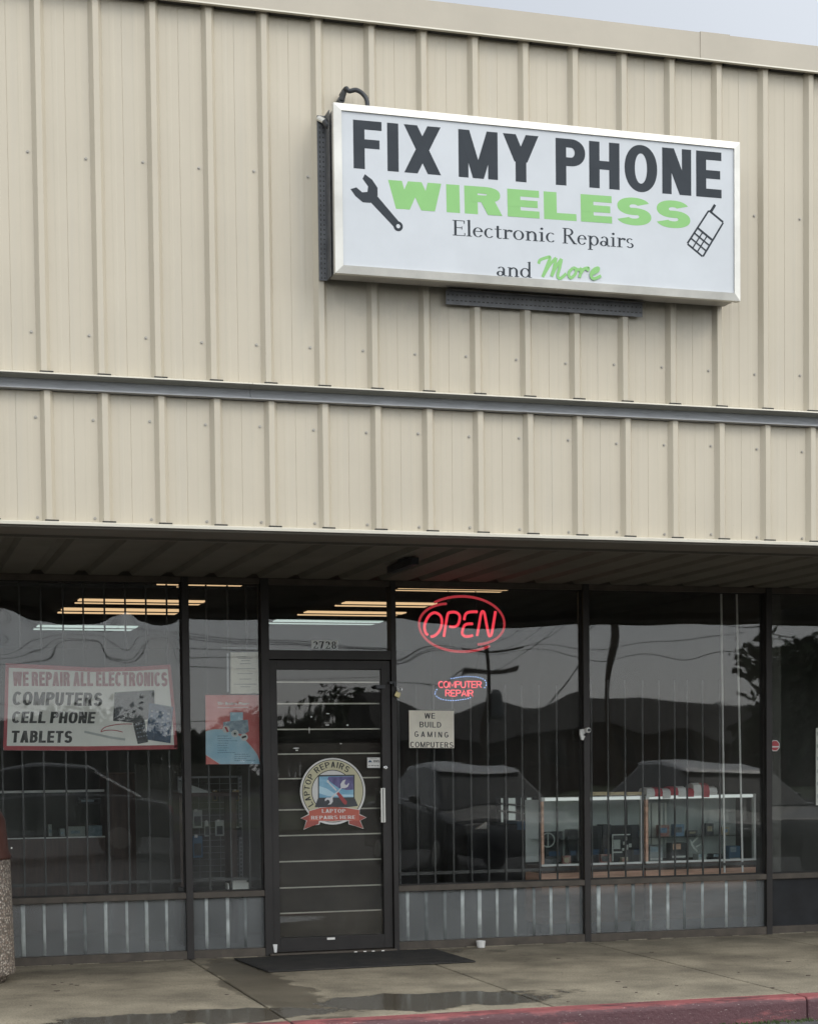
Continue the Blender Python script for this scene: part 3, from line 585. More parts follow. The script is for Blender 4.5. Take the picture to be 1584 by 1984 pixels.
def warpC(X, Z):
    t = interp(X, [(2.6, -.004), (2.9, .003), (3.2, .012), (3.5, .010), (4.07, .001)])
    g = math.exp(-((Z-2.46)/.35)**2)
    return t*.18*sin((Z-2.46)/.18)*g+.0011*sin(2.3*X+.8)*sin(2.9*Z+1.0)+.0003*sin(8*X)*sin(8*Z+1)
def warpD(X, Z): return .0016*sin(1.9*X+.2)*sin(2.1*Z+.3)+.00035*sin(9*X+1)*sin(6*Z)
def warpB(X, Z): return .00025*sin(6*X)*sin(5*Z)
def warpE(X, Z): return .0006*sin(2.5*X)*sin(3*Z+1)
M['window_glass'] = M['glass']
warps = {0: warpE, 1: warpE, 2: warpA, 3: warpB, 5: warpC, 6: warpD, 7: warpE, 8: warpE, 9: warpE}
wins = {}
for i, (a, c_) in enumerate(spans):
    if i == 4: continue
    # the window part is its dark rubber gasket; the pane, kick panel and grille are its sub-parts
    g = MB()
    for s_ in (-1, 1):
        yy = (C-.013, C-.003) if s_ < 0 else (C+.009, C+.018)
        g.box(a, a+.008, yy[0], yy[1], .482, 2.70); g.box(c_-.008, c_, yy[0], yy[1], .482, 2.70); g.box(a, c_, yy[0], yy[1], 2.692, 2.70); g.box(a, c_, yy[0], yy[1], .482, .490)
    wn = g.build('window', M['rubber'], bld); wins[i] = wn
    pane('glass_pane', a, c_, .482, 2.70, C, warps[i], 'glass', parent=wn)
    kp = MB(); kp.box(a, c_, C-.006, C+.006, .062, .438); kp.build('kick_panel', M['frost'] if i < 7 else M['screen'], wn, fix=True)
# security grilles just inside the glass; added pale strips on the frosted panels imitate the blurred bars
def grille(i, xs_, zr=(.56, 2.68), zt=2.698):
    q = MB()
    for x in xs_: q.box(x-.006, x+.006, C+.085, C+.097, .484, zt)
    for z in zr: q.box(spans[i][0]+.01, spans[i][1]-.01, C+.098, C+.104, z-.012, z+.012)
    q.build('security_grille', M['bar'], wins[i])
def blur_strips(i, xs_):
    for x in xs_:       # half-round strips added on the sheet for the bright blur of the bars
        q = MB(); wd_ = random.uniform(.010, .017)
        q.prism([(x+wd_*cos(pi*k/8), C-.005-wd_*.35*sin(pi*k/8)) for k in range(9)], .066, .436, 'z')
        q.build('pale_blur_strip', M['barw' if random.random() < .6 else 'barw2'], wins[i], smooth=True)
def xa(px, py=1600, y=C+.09): return P(px, py, y)[0]
grille(2, [xa(p) for p in (7, 46, 87, 130, 169, 210, 250, 290, 330)]); grille(3, [xa(p) for p in (406, 447, 483)])
grille(5, [xa(p) for p in (774, 809, 842, 878, 913, 946, 980, 1012, 1045, 1079)], (.56,), 1.98); grille(6, [xa(p) for p in (1146, 1178, 1211, 1245, 1277, 1307, 1331, 1361, 1394)], (.56,), 2.02)
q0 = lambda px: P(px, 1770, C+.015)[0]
blur_strips(2, [q0(p) for p in (4, 44, 85, 125, 163.5, 204, 244.6, 283, 321.7)]); blur_strips(3, [q0(p) for p in (399, 440, 474)])
blur_strips(5, [q0(p) for p in (788, 824, 860, 894, 927, 961, 996, 1032, 1065, 1097)]); blur_strips(6, [q0(p) for p in (1157, 1191, 1224, 1258, 1291, 1323, 1358, 1404, 1440)])
# floor-to-top tinted blank behind the far tenants' panes
# ---- transom and door
f = MB(); f.box(1.633, 2.551, C-.05, C+.055, 2.158, 2.224); tw = f.build('transom_window', M['bronze'], bld, bevel=.002)
pane('glass_pane', 1.633, 2.551, 2.224, 2.70, C, warpB, 'glass', parent=tw)
f = MB()
q2 = serif  # house number on a pale strip
nx0, nz1 = P(603, 1240.5, C-.004); nx1, nz0 = P(654.5, 1258, C-.004)
f.box(nx0, nx1, C-.003, C-.001, nz0, nz1); np_ = f.build('number_strip', mat('number_strip', (.88, .9, .88), .6), tw)
f = MB(); ptext(f, sans('2728', .5, .17, .07, .14), (606, 1242.5), (651, 1243), (606.5, 1256.5), C-.0035); f.build('house_number', M['black'], tw)
f = MB()
f.box(1.637, 1.690, C-.03, C+.02, .022, 2.152); f.box(2.480, 2.547, C-.03, C+.02, .022, 2.152)
f.box(1.690, 2.480, C-.03, C+.02, 2.085, 2.152); f.box(1.690, 2.480, C-.03, C+.02, .022, .122)
door = f.build('door', M['bronze'], bld, bevel=.002)
pane('glass_pane', 1.690, 2.480, .122, 2.085, C-.006, lambda X, Z: .0004*sin(3*X)*sin(4*Z+1)+.00018*sin(15*Z), 'doorglass', parent=door)
f = MB()        # horizontal burglar bars inside the door glass
for py in (1322, 1363.5, 1413, 1460.5, 1508, 1568, 1617.5, 1667.5, 1718, 1767):
    z = P(640, py, C+.03)[1]; f.box(1.69, 2.48, C+.03, C+.036, z-.005, z+.005)
f.build('security_bar', M['alu'], door)
f = MB(); f.box(1.69, 2.48, C+.05, C+.054, .122, P(640, 1440, C+.05)[1]); f.build('backing_panel', mat('door_backing', (.06, .052, .046), .7, var=.3, scale=3), door)
f = MB(); hx, hz1 = P(741, 1527, C-.075); _, hz0 = P(741, 1594, C-.075)
f.box(hx-.016, hx+.018, C-.082, C-.070, hz0, hz1); f.box(hx-.01, hx+.01, C-.07, C-.03, hz0+.02, hz0+.04); f.box(hx-.01, hx+.01, C-.07, C-.03, hz1-.04, hz1-.02)
hh = f.build('pull_handle', M['alu'], door, bevel=.002)
f = MB(); f.box(hx-.002, hx+.004, C-.0835, C-.082, hz0+.004, hz1-.004); f.build('grip_groove', M['black2'], door)
lx, lz = P(747.5, 1487, C-.04)
f = MB(); f.lathe([(.018, 0), (.018, .008), (.012, .012)], 0, 0, 20); f.v = [(lx+a, C-.03-c_, lz+bb) for a, bb, c_ in f.v]; lk = f.build('lock_cylinder', M['chrome'], door)
f = MB(); f.box(lx-.002, lx+.002, C-.0435, C-.042, lz-.007, lz+.005); f.build('keyhole', M['black2'], door)
bx, bz = P(737, 1331, C-.04); f = MB(); f.box(bx-.035, bx+.03, C-.055, C-.03, bz-.014, bz+.014); f.tube([(bx-.03, C-.05, bz), (bx-.05, C-.05, bz)], .008); f.build('door_bolt', M['black2'], door, bevel=.002)
cx_, cz_ = P(532, 1838, C-.045); f = MB(); f.prism([(cx_-.016, cz_+.03), (cx_+.018, cz_+.03), (cx_+.012, cz_-.03), (cx_-.006, cz_-.03)], C-.062, C-.04, 'y'); f.build('pivot_cover', M['plastic'], door, bevel=.002)
sx_, sz_ = P(641, 1819, C-.031); f = MB(); f.box(sx_-.03, sx_+.03, C-.033, C-.030, sz_-.008, sz_+.008); f.build('small_label', M['white'], door)
# flecks of old tape on the door glass
f = MB(); random.seed(21)
rm = mat('tape_residue', (.7, .7, .66), .6)
for px, py, wx, wz in ((599, 1416, .008, .06), (603, 1389, .012, .012), (635, 1383, .03, .008), (634, 1405, .035, .01), (673, 1405, .02, .012), (573, 1450, .05, .012), (575, 1454, .03, .01), (660, 1441, .02, .008)):
    tx, tz = P(px, py, C-.008); n = 9; f = MB()
    f.face([(tx+wx/2*cos(2*pi*k/n)*random.uniform(.6, 1.1), C-.0075, tz+wz/2*sin(2*pi*k/n)*random.uniform(.6, 1.1)) for k in range(n)])
    f.build('tape_residue', rm, door)
f = MB(); f.box(1.60, 2.56, C-.09, C+.06, .003, .018); f.build('threshold', M['bronze2'], door, bevel=.003)
for px in (688, 706, 722, 741): tx, tz = P(px, 1838-(px-688)*.03, C-.092); f = MB(); f.box(tx-.008, tx+.014, C-.094, C-.088, .004, .012); f.build('paint_chip', M['white'], door)
# bracket under the soffit, padlock, camera, conduit

# ================================================================== the lit sign cabinet
SY = -.24
xl, zt = P(645, 198, SY); xr_, _ = P(1436, 272, SY); zb = 4.08; zt = 4.995; xl = 1.351; xr_ = 3.792
sign = thing('sign_cabinet', 'large white rectangular shop sign reading FIX MY PHONE WIRELESS on the upper wall', 'shop sign', ((xl+xr_)/2, -.05, zb))
b = MB(); b.box(xl+.012, xr_-.012, SY+.02, -.045, zb+.012, zt-.012); b.build('cabinet_box', M['aluside'], sign, bevel=.003)
b = MB(); w_ = .042; yf = SY; yb = SY+.045
def frame_piece(o0, o1, i0, i1):
    # bevelled frame: outer edge sits back, inner edge proud
    a = [(o0[0], yb, o0[1]), (o1[0], yb, o1[1]), (o1[0], yf+.012, o1[1]), (o0[0], yf+.012, o0[1])]
    c_ = [(i0[0], yf, i0[1]), (i1[0], yf, i1[1])]; d = [(i0[0], yf+.014, i0[1]), (i1[0], yf+.014, i1[1])]
    b.face([a[0], a[1], a[2], a[3]]); b.face([a[3], a[2], c_[1], c_[0]]); b.face([c_[0], c_[1], d[1], d[0]])
O = [(xl, zb), (xr_, zb), (xr_, zt), (xl, zt)]; I = [(xl+w_, zb+w_), (xr_-w_, zb+w_), (xr_-w_, zt-w_), (xl+w_, zt-w_)]
for k in range(4):
    b = MB(); frame_piece(O[k], O[(k+1) % 4], I[k], I[(k+1) % 4])
    b.face([(O[k][0], yb, O[k][1]), (O[(k+1) % 4][0], yb, O[(k+1) % 4][1]), (I[(k+1) % 4][0], yb, I[(k+1) % 4][1]), (I[k][0], yb, I[k][1])])
    b.build('frame_side', M['aluw'], sign)
b = MB(); b.box(xl+w_-.005, xr_-w_+.005, SY+.010, SY+.018, zb+w_-.005, zt-w_+.005); fc = b.build('sign_face', M['face'], sign)
YF = SY+.0098
b = MB(); ptext(b, sans('FIX MY PHONE', .63, .225, .185, .11, .25, e=2.1), (683.6, 231.1), (1396.8, 295.3), (684.8, 325.5), YF); b.build('main_lettering', M['ink'], fc)
b = MB(); ptext(b, sans('WIRELESS', 1.14, .42, .25, .15, .3, e=2.5), (751.5, 348), (1336, 391), (753, 403), YF); b.build('green_lettering', M['green'], fc)
b = MB(); ptext(b, serif('Electronic'), (876, 425.5), (1075, 440), (876.5, 455.5), YF); b.build('service_word', M['ink'], fc); b = MB(); ptext(b, serif('Repairs'), (1089, 441), (1228, 451), (1089.2, 471), YF); b.build('service_lettering', M['ink'], fc); b = MB(); ptext(b, serif('and'), (961.5, 505), (1031, 509.3), (961.5, 534), YF); b.build('small_lettering', M['ink'], fc)
b = MB()
def px2(pts, ox=1000, oy=200, s=3.168): return [P(ox+a/s, oy+c_/s, YF) for a, c_ in pts]
ws = .017
S_ = [[(136, 985), (145, 962), (180, 948), (206, 945), (192, 985), (160, 1066)], [(163, 1060), (205, 990), (243, 948)], [(243, 948), (232, 1000), (214, 1062)], [(214, 1062), (245, 1000), (276, 955)], [(276, 955), (264, 1010), (252, 1060), (270, 1074), (305, 1045)],
      [(345, 1012), (320, 1040), (330, 1072), (358, 1050), (365, 1018), (345, 1010)], [(365, 1018), (385, 1022), (398, 1012)], [(400, 1012), (385, 1070)], [(392, 1045), (412, 1018), (440, 1012), (432, 1030)], [(455, 1052), (495, 1030), (500, 1012), (475, 1020), (455, 1050), (470, 1078), (516, 1060)]]
for k, s_ in enumerate(S_): stroke(b, px2(s_), ws, YF, dz=.0007*k)
b.build('script_lettering', M['green'], fc)
# wrench
b = MB(); hx, hz = P(712, 372, YF); tx, tz = P(771, 438, YF); d = Vector((tx-hx, tz-hz)); L = d.length; d.normalize(); nn = Vector((-d.y, d.x))
def wq(u, v): q = Vector((hx, hz))+d*u+nn*v; return (q.x, YF, q.y)
b.face([wq(.03, -.027), wq(L, -.021), wq(L, .021), wq(.03, .027)])
out = []
n = 26; R0 = .068
jaw = [( -.075, -.062), (-.03, -.068), (.02, -.06), (.05, -.03), (.05, .03), (.02, .06), (-.03, .068), (-.078, .058), (-.07, .03), (-.02, .024), (-.002, 0), (-.02, -.024), (-.06, -.03)]
b.face([(wq(u, v)[0], YF-.0004, wq(u, v)[2]) for u, v in jaw])
for k in range(20):
    a0, a1 = 2*pi*k/20, 2*pi*(k+1)/20
    b.face([(wq(L+r*cos(a), r*sin(a))[0], YF-.0008, wq(L+r*cos(a), r*sin(a))[2]) for r, a in ((.027, a0), (.027, a1), (.011, a1), (.011, a0))])
b.build('wrench_logo', M['ink'], fc)
b = MB()
for k in range(20):
    pass
hole = [(wq(L+.0115*cos(a), .0115*sin(a))[0], YF-.0012, wq(L+.0115*cos(a), .0115*sin(a))[2]) for a in [2*pi*k/16 for k in range(16)]]
b.face(hole); b.build('wrench_hole', M['face'], fc)
# mobile phone outline
b = MB()
def ph(a, c_): return P(1000+a/3.168, 200+c_/3.168, YF)
TL_, TR_, BR_, BL_ = [Vector(ph(*q)) for q in ((1180, 648), (1277, 728), (1145, 950), (1040, 862))]
def pq(u, v, dz=0): q = TL_.lerp(TR_, u).lerp(BL_.lerp(BR_, u), v); return (q.x, YF-dz, q.y)
def bar2(u0, v0, u1, v1, dz): b.face([pq(u0, v0, dz), pq(u1, v0, dz), pq(u1, v1, dz), pq(u0, v1, dz)])
bar2(.06, 0, .94, .05, 0); bar2(.06, .955, .94, 1, 0); bar2(0, .03, .085, .97, .0003); bar2(.915, .03, 1, .97, .0003); bar2(0, .5, 1, .55, .0006)
for u in (.355, .625): bar2(u-.03, .52, u+.03, .98, .0009)
for v in (.67, .82): bar2(.05, v-.018, .95, v+.018, .0012)
stroke(b, [ph(1192, 665), ph(1218, 622)], .016, YF, dz=.0015, smooth=False); b.build('phone_logo', M['ink'], fc)
# slotted angle at the left end, slotted angle below, drip bolt
def slotted(x0, x1, z0, z1, vertical, name):
    q = MB(); q.box(x0, x1, -.044, -.040, z0, z1)
    if vertical: q.box(x1-.004, x1, -.14, -.044, z0, z1)
    else: q.box(x0, x1, -.075, -.044, z1-.004, z1)
    q.mi = 1; L = (z1-z0) if vertical else (x1-x0); n = int(L/.026)
    for k in range(n):
        t = (k+.5)*L/n
        for r, off in ((0, .3), (1, .7)):
            hl, hw = (.007, .0028) if r == 0 else (.004, .004)
            if vertical:
                c0 = x0+(x1-x0)*off; q.box(c0-hw, c0+hw, -.0447, -.0442, z0+t-hl, z0+t+hl)
                q.box(x0+(x1-x0)*off, x0+(x1-x0)*off+.002, -.0449, -.0445, z0+t-hl, z0+t+hl)
            else: c0 = z0+(z1-z0)*off; q.box(x0+t-hl, x0+t+hl, -.0447, -.0442, c0-hw, c0+hw)
    q.build(name, [M['strut'], M['dark']], sign)
slotted(1.305, 1.352, 4.085, 4.985, True, 'mounting_angle'); slotted(2.043, 3.252, 4.0, 4.078, False, 'mounting_angle')
b = MB(); bx, bz = P(1411, 589, -.10); b.tube([(bx, -.12, zb+.02), (bx, -.12, bz)], .012); b.tube([(bx+.03, -.12, zb+.02), (bx+.03, -.12, bz+.01)], .007); b.build('drain_bolt', M['aluw'], sign)
for s_ in range(6):
    x = xl+.2+s_*.42; b = MB(); b.lathe([(.006, zb+.008), (.006, zb+.013)], x, SY+.07, 8); b.build('cabinet_screw', M['dark'], sign)
# power conduits
cc = thing('power_conduit', 'black flexible conduit looping from the wall into the top of the sign', 'conduit', (1.46, -.03, 5.0))
b = MB(); a = P(664, 187, -.06); pts = [(a[0], -.02, a[1]+.02), (a[0]+.01, -.09, a[1]+.035), (P(676, 176, -.1)[0], -.1, P(676, 176, -.1)[1]), (P(690, 174, -.11)[0], -.11, P(690, 174, -.11)[1]), (P(703, 182, -.12)[0], -.12, P(703, 182, -.12)[1]), (P(711, 196, -.13)[0], -.13, P(711, 196, -.13)[1]), (P(712, 210, -.13)[0], -.13, zt-.02)]
sp_ = []
for i in range(len(pts)-1):
    A_, B_, C_, D_ = [Vector(pts[max(0, min(len(pts)-1, i+j))]) for j in (-1, 0, 1, 2)]
    for k in range(5):
        t = k/5; sp_.append(.5*((2*B_)+(C_-A_)*t+(2*A_-5*B_+4*C_-D_)*t*t+(3*B_-A_-3*C_+D_)*t*t*t))
b.tube(sp_+[Vector(pts[-1])], .0125, 10); b.build('conduit_hose', M['cable'], cc, smooth=True)
b = MB(); b.tube([(a[0]-.008, -.0, a[1]-.02), (a[0]-.004, -.05, a[1]-.01)], .02, 10); b.tube([(a[0]-.004, -.05, a[1]-.012), (a[0]+.006, -.075, a[1]+.03)], .016, 10); b.build('elbow_fitting', M['strut'], cc)
cc = thing('elbow_connector', 'short silver and black cable elbow entering the left end of the sign', 'connector', (1.30, -.03, 4.93))
a = P(619, 231, -.06); c_ = P(635, 243, -.1); b = MB(); b.tube([(a[0], -.0, a[1]+.012), (a[0], -.05, a[1]+.008), (a[0]+.03, -.085, a[1]-.02)], .015, 10); b.build('metal_sleeve', M['alu'], cc)
b = MB(); b.tube([(a[0]+.026, -.08, a[1]-.017), (c_[0], -.1, c_[1]), (xl+.02, -.11, c_[1]-.006)], .019, 10); b.build('gland_nut', M['cable'], cc)
# bracket under the soffit
(ax, ay), (bx, by) = G(797, 1076, SZ), G(738, 1094, SZ)
cc = thing('soffit_bracket', 'black rectangular steel bracket hanging under the canopy soffit above the door', 'bracket', (ax, ay, SZ))
b = MB(); b.box(ax-.005, ax+.05, ay, by, SZ-.058, SZ-.012); b.build('steel_arm', M['black2'], cc, bevel=.003); b = MB(); b.box(ax-.02, ax+.06, ay+.1, ay+.25, SZ-.012, SZ+.03); b.build('mounting_plate', M['black2'], cc)
# padlock hanging from the door jamb
px_, pz_ = P(762, 1335, C-.08)
cc = thing('padlock', 'brass padlock with open shackle hanging beside the door bolt', 'padlock', (px_, C-.06, pz_))
b = MB(); a = P(770, 1345, C-.075); ca_, sa_ = cos(radians(-28)), sin(radians(-28))
b.box(-.02, .02, -.01, .01, -.024, .014); b.v = [(a[0]+x*ca_-z*sa_, C-.075+y, a[1]+x*sa_+z*ca_) for x, y, z in b.v]; b.build('lock_body', M['brass'], cc, bevel=.002)
b = MB(); pts = [(-.013, 0, .01)]+[(.013*-cos(pi*k/8), 0, .04+.014*sin(pi*k/8)) for k in range(9)]+[(.013, 0, .026)]
b.tube([(a[0]+x*ca_-z*sa_, C-.075, a[1]+x*sa_+z*ca_) for x, y, z in pts], .0042, 8); b.build('shackle', M['chrome'], cc, smooth=True)
h0 = P(757, 1322, C-.065); b = MB(); b.box(h0[0]-.01, h0[0]+.035, C-.07, C-.055, h0[1]-.012, h0[1]+.006); b.box(h0[0]+.02, h0[0]+.032, C-.085, C-.06, h0[1]-.03, h0[1]); b.build('hasp', M['black2'], cc)
# small security camera on the mullion
a = P(1128, 1421, C-.07)
cc = thing('security_camera', 'small white security camera fixed to the post between the two right windows', 'camera', (a[0], C-.055, a[1]))
b = MB(); b.prism([(a[0]-.022, a[1]+.03), (a[0]+.02, a[1]+.035), (a[0]+.022, a[1]-.02), (a[0]+.005, a[1]-.055), (a[0]-.012, a[1]-.05), (a[0]-.024, a[1]-.005)], C-.078, C-.056, 'y'); b.build('wall_mount', M['plastic'], cc, bevel=.005)
b = MB(); q = P(1137, 1417, C-.1); b.lathe([(.012, 0), (.02, .008), (.021, .04), (.016, .048)], 0, 0, 18); b.v = [(q[0]+x+z*.1, C-.075-z, q[1]+y+.008) for x, y, z in b.v]; cb = b.build('camera_body', M['plastic'], cc, smooth=False)
b = MB(); b.lathe([(.0125, .0485), (.0125, .052)], 0, 0, 16); b.v = [(q[0]+x+z*.1, C-.075-z, q[1]+y+.008) for x, y, z in b.v]; b.build('lens', M['screen'], cb)
b = MB(); b.lathe([(.014, 0), (.017, .012), (.008, .02)], q[0]-.004, C-.09, 14); b.v = [(x, y, z+q[1]-.035) for x, y, z in b.v]; b.build('swivel_joint', M['black2'], cc)
# door mat
mq = [G(*q, .012) for q in ((459, 1857), (518, 1883), (918, 1863), (841, 1837))]
b = MB(); b.prism([(1.31, 2.75), (1.375, 1.90), (2.86, 1.94), (2.83, 2.80)], .003, .013, 'z')
mt = b.build('door_mat', M['rubber'], bevel=.003); tag(mt, 'long black rubber door mat lying in front of the shop door', 'door mat'); setorigin(mt, (2.1, 2.35, .003))
# white cup lying at the base
a = (G(921, 1833, 0)[0]-.01, C-.115); b = MB(); b.lathe([(.024, 0), (.03, .004), (.036, .05), (.033, .052), (.03, .05), (.022, .008)], 0, 0, 20)
b.v = [(a[0]+x, a[1]+y, z+.001) for x, y, z in b.v]; o = b.build('plastic_cup', M['stwhite']); tag(o, 'small white cup standing on the sidewalk under the third window', 'cup'); setorigin(o, (a[0], a[1], .001))
# scraps and leaves on the paving: a few individuals
def scrap(px, py, s_, m, name, label, cat, grp=None):
    a = G(px, py, 0); n = 9; q = MB(); t0 = random.random()*6
    q.prism([(a[0]+s_*cos(t0+2*pi*k/n)*random.uniform(.5, 1), a[1]+s_*.6*sin(t0+2*pi*k/n)*random.uniform(.5, 1)) for k in range(n)], .001, .004, 'z')
    o = q.build(name, M[m]); tag(o, label, cat, grp); setorigin(o, (a[0], a[1], .001)); return o
random.seed(11)
scrap(254, 1864, .022, 'white', 'paper_scrap', 'small white paper scrap at the foot of the leftmost window', 'paper scrap')
for px, py in ((1081, 1858), (1210, 1944-30), (1232, 1924), (1310, 1911), (1196, 1903), (1275, 1927), (1430, 1885), (1527, 1864), (1495, 1915), (1100, 1950-8), (1565, 1891), (1262, 1846), (440, 1928), (110, 1921), (105, 1909), (120, 1905), (150, 1910), (138, 1908), (60, 1950)):
    scrap(px, py, random.uniform(.008, .028), 'bark', 'leaf_litter', 'tiny dark leaf fragment lying on the bare concrete sidewalk', 'leaf', 'leaf fragments on the sidewalk')
# litter bin at the left edge
a = G(17, 1905, 0); R_ = .30; bxc, byc = P(30, 1860, a[1]+.12)[0]-R_, a[1]+.12
zl = P(22, 1663, byc)[1]; ztp = P(14, 1590, byc)[1]
cc = thing('litter_bin', 'round exposed aggregate litter bin with a dark brown lid at the left edge', 'litter bin', (bxc, byc, 0))
b = MB(); b.lathe([(R_-.07, .0), (R_-.05, .035), (R_-.045, .04), (R_-.002, .06), (R_, .075), (R_-.004, .1), (R_-.02, zl)], bxc, byc, 64); b.build('aggregate_body', M['peb'], cc, smooth=True)
b = MB(); b.lathe([(R_-.012, zl+.0), (R_-.014, zl+.02), (R_-.03, zl+.06), (R_-.045, ztp), (R_-.09, ztp+.10), (R_-.18, ztp+.16), (.02, ztp+.18)], bxc, byc, 48); b.build('lid', M['brownlid'], cc, smooth=True)
b = MB(); q = P(22, 1643, byc); b.lathe([(.004, 0), (.006, .003)], 0, 0, 8); b.v = [(q[0]-.0+x, byc-.02-z, q[1]+y) for x, y, z in b.v]; b.build('lid_rivet', M['white'], cc)

# ================================================================== things on and behind the glass
IY = C+.030         # just inside the panes
def card(name, m, pts, y, th=.0012, parent=None):
    b = MB(); q = [P(*p_, y) for p_ in pts]; b.prism(q, y, y+th, 'y'); return b.build(name, m, parent)
# --- banner in the left window
BY = IY+.02
ban = thing('repair_banner', 'white vinyl banner with red border saying WE REPAIR ALL ELECTRONICS in the left window', 'banner', (.45, BY, 1.5))
def bp(cx_, cy_): return (cx_/4.168, 1120+cy_/4.168)         # close-up measurements to picture
def bpp(cx_, cy_, dz=0):
    q = P(*bp(cx_, cy_), BY); return (q[0], BY-dz, q[1])
top = [(45, 690), (400, 706), (760, 726), (1100, 718), (1375, 700)]
b = MB(); q = [P(*bp(*t), BY) for t in [(28, 1392), (700, 1395), (1432, 1382), (1410, 1050)]+top[::-1]+[(38, 1050)]]; b.prism(q, BY, BY+.002, 'y'); b.build('vinyl_sheet', M['vinyl'], ban)
b = MB()
def band(pts, wd): stroke(b, [P(*bp(*t), BY) for t in pts], wd, BY, dz=.0008, smooth=False)
band([(45, 706), (400, 722), (760, 742), (1100, 734), (1375, 716)], .030); band([(30, 1374), (700, 1377), (1432, 1366)], .030)
band([(58, 715), (50, 1050), (40, 1370)], .024); band([(1366, 715), (1398, 1050), (1420, 1370)], .024)
b.build('red_border', M['red'], ban)
b = MB(); ptext(b, sans('WE REPAIR ALL ELECTRONICS', .54, .235, .19, .06, .20), bp(104, 757), bp(1352, 762), bp(104, 872), BY-.0016); b.build('faded_heading', M['redfade'], ban)
for s_, tl, tr, bl in (('COMPUTERS', (108, 918), (832, 928), (98, 1026)), ('CELL PHONE', (104, 1078), (774, 1082), (92, 1172)), ('TABLETS', (96, 1233), (588, 1236), (88, 1330))):
    b = MB(); ptext(b, sans(s_, .60, .24, .19, .085, .24), bp(*tl), bp(*tr), bp(*bl), BY-.0016); b.build('black_lettering', M['blackveil'], ban)
def bpoly(pts, m, name, dz):
    b = MB(); b.face([bpp(*t, dz) for t in pts]); b.build(name, m, ban)
bpoly([(925, 925), (1245, 905), (1250, 1125), (1090, 1170), (912, 1155)], M['screen'], 'laptop_picture', .002)
bpoly([(928, 1000), (960, 965), (1010, 990), (1060, 975), (1082, 1010), (1075, 1060), (930, 1130)], mat('print_grey', (.16, .17, .18), .5, c2=(.05, .05, .06), scale=14), 'screen_picture', .0026)
bpoly([(1205, 1010), (1398, 1042), (1376, 1335), (1180, 1305)], M['screenb'], 'tablet_picture', .003)
bpoly([(1070, 1165), (1165, 1145), (1196, 1325), (1112, 1342)], M['screen'], 'handset_picture', .0034)
b = MB()
for r in range(5):
    for c_ in range(4):
        if (r, c_) in ((4, 1),): continue
        x, y = 1228+c_*44-r*4, 1072+r*40+c_*8; b.face([bpp(x+u, y+v, .0042) for u, v in ((-9, -9), (9, -7), (8, 10), (-10, 8))])
for r in range(4):
    for c_ in range(4):
        x, y = 1098+c_*22+r*7, 1185+r*33-c_*4; b.face([bpp(x+u, y+v, .0042) for u, v in ((-5, -5), (5, -5), (5, 5), (-5, 5))])
b.build('icon_squares', mat('print_icons', (.42, .46, .5), .5, c2=(.16, .2, .26), scale=18), ban)
b = MB(); stroke(b, [P(*bp(*t), BY) for t in ((1065, 1180), (960, 1182), (850, 1205), (815, 1242), (850, 1232), (920, 1230), (990, 1245))], .006, BY, dz=.0024); b.build('red_cable_picture', M['red'], ban)
b = MB(); stroke(b, [P(*bp(*t), BY) for t in ((680, 1242), (800, 1268), (900, 1290), (1010, 1305))], .016, BY, dz=.003, smooth=False); b.build('cable_tip_picture', M['igrey'], ban)
# --- red poster
PY = IY+.004
pos = thing('repair_poster', 'red and pale blue service poster in the narrow window left of the door', 'poster', (1.3, PY, 1.2))
def cp(cx_, cy_): return (380+cx_/7.629, 1240+cy_/7.63)
card('poster_sheet', M['posterred'], [cp(135, 815), cp(940, 815), cp(955, 1838), cp(145, 1840)], PY, parent=pos)
def cpoly(pts, m, name, dz, par=pos): b = MB(); b.face([(P(*cp(*t), PY)[0], PY-dz, P(*cp(*t), PY)[1]) for t in pts]); return b.build(name, m, par)
cpoly([(140, 1352), (250, 1325), (400, 1325), (560, 1380), (700, 1460), (820, 1590), (900, 1700), (935, 1800), (945, 1837), (350, 1838), (250, 1770), (142, 1700)], M['posterblue'], 'blue_swoosh', .0006)
b = MB()
def cst(pts, wd, dz, m=None): stroke(b, [P(*cp(*t), PY) for t in pts], wd, PY, dz=dz)
cst([(140, 1352), (250, 1325), (400, 1325), (560, 1380), (700, 1460), (820, 1590), (900, 1700), (935, 1800)], .003, .0011); cst([(142, 1700), (250, 1770), (350, 1836)], .004, .0011); b.build('swoosh_edge', M['stwhite'], pos)
cpoly([(500, 1070), (690, 1070), (690, 1230), (500, 1230)], M['posterblue'], 'monitor_picture', .0010); cpoly([(400, 1215), (520, 1200), (760, 1180), (780, 1350), (700, 1400), (560, 1370), (395, 1350)], M['steelblue'], 'devices_picture', .0014)
def disc(cx_, cy_, r, m, name, dz, par=pos):
    return cpoly([(cx_+r*cos(2*pi*k/24), cy_+r*sin(2*pi*k/24)) for k in range(24)], m, name, dz, par)
for cx_, cy_ in ((440, 1320), (572, 1385), (708, 1440)): disc(cx_, cy_, 54, M['stwhite'], 'product_disc', .0018)
disc(572, 1385, 36, M['igrey'], 'product_ring', .0022); disc(572, 1387, 16, M['black'], 'product_lens', .0026)
cpoly([(670, 1430), (735, 1412), (742, 1440), (676, 1462)], M['black'], 'product_phone', .0024); cpoly([(415, 1290), (445, 1285), (480, 1355), (455, 1368)], M['red'], 'product_handset', .0024)
b = MB()
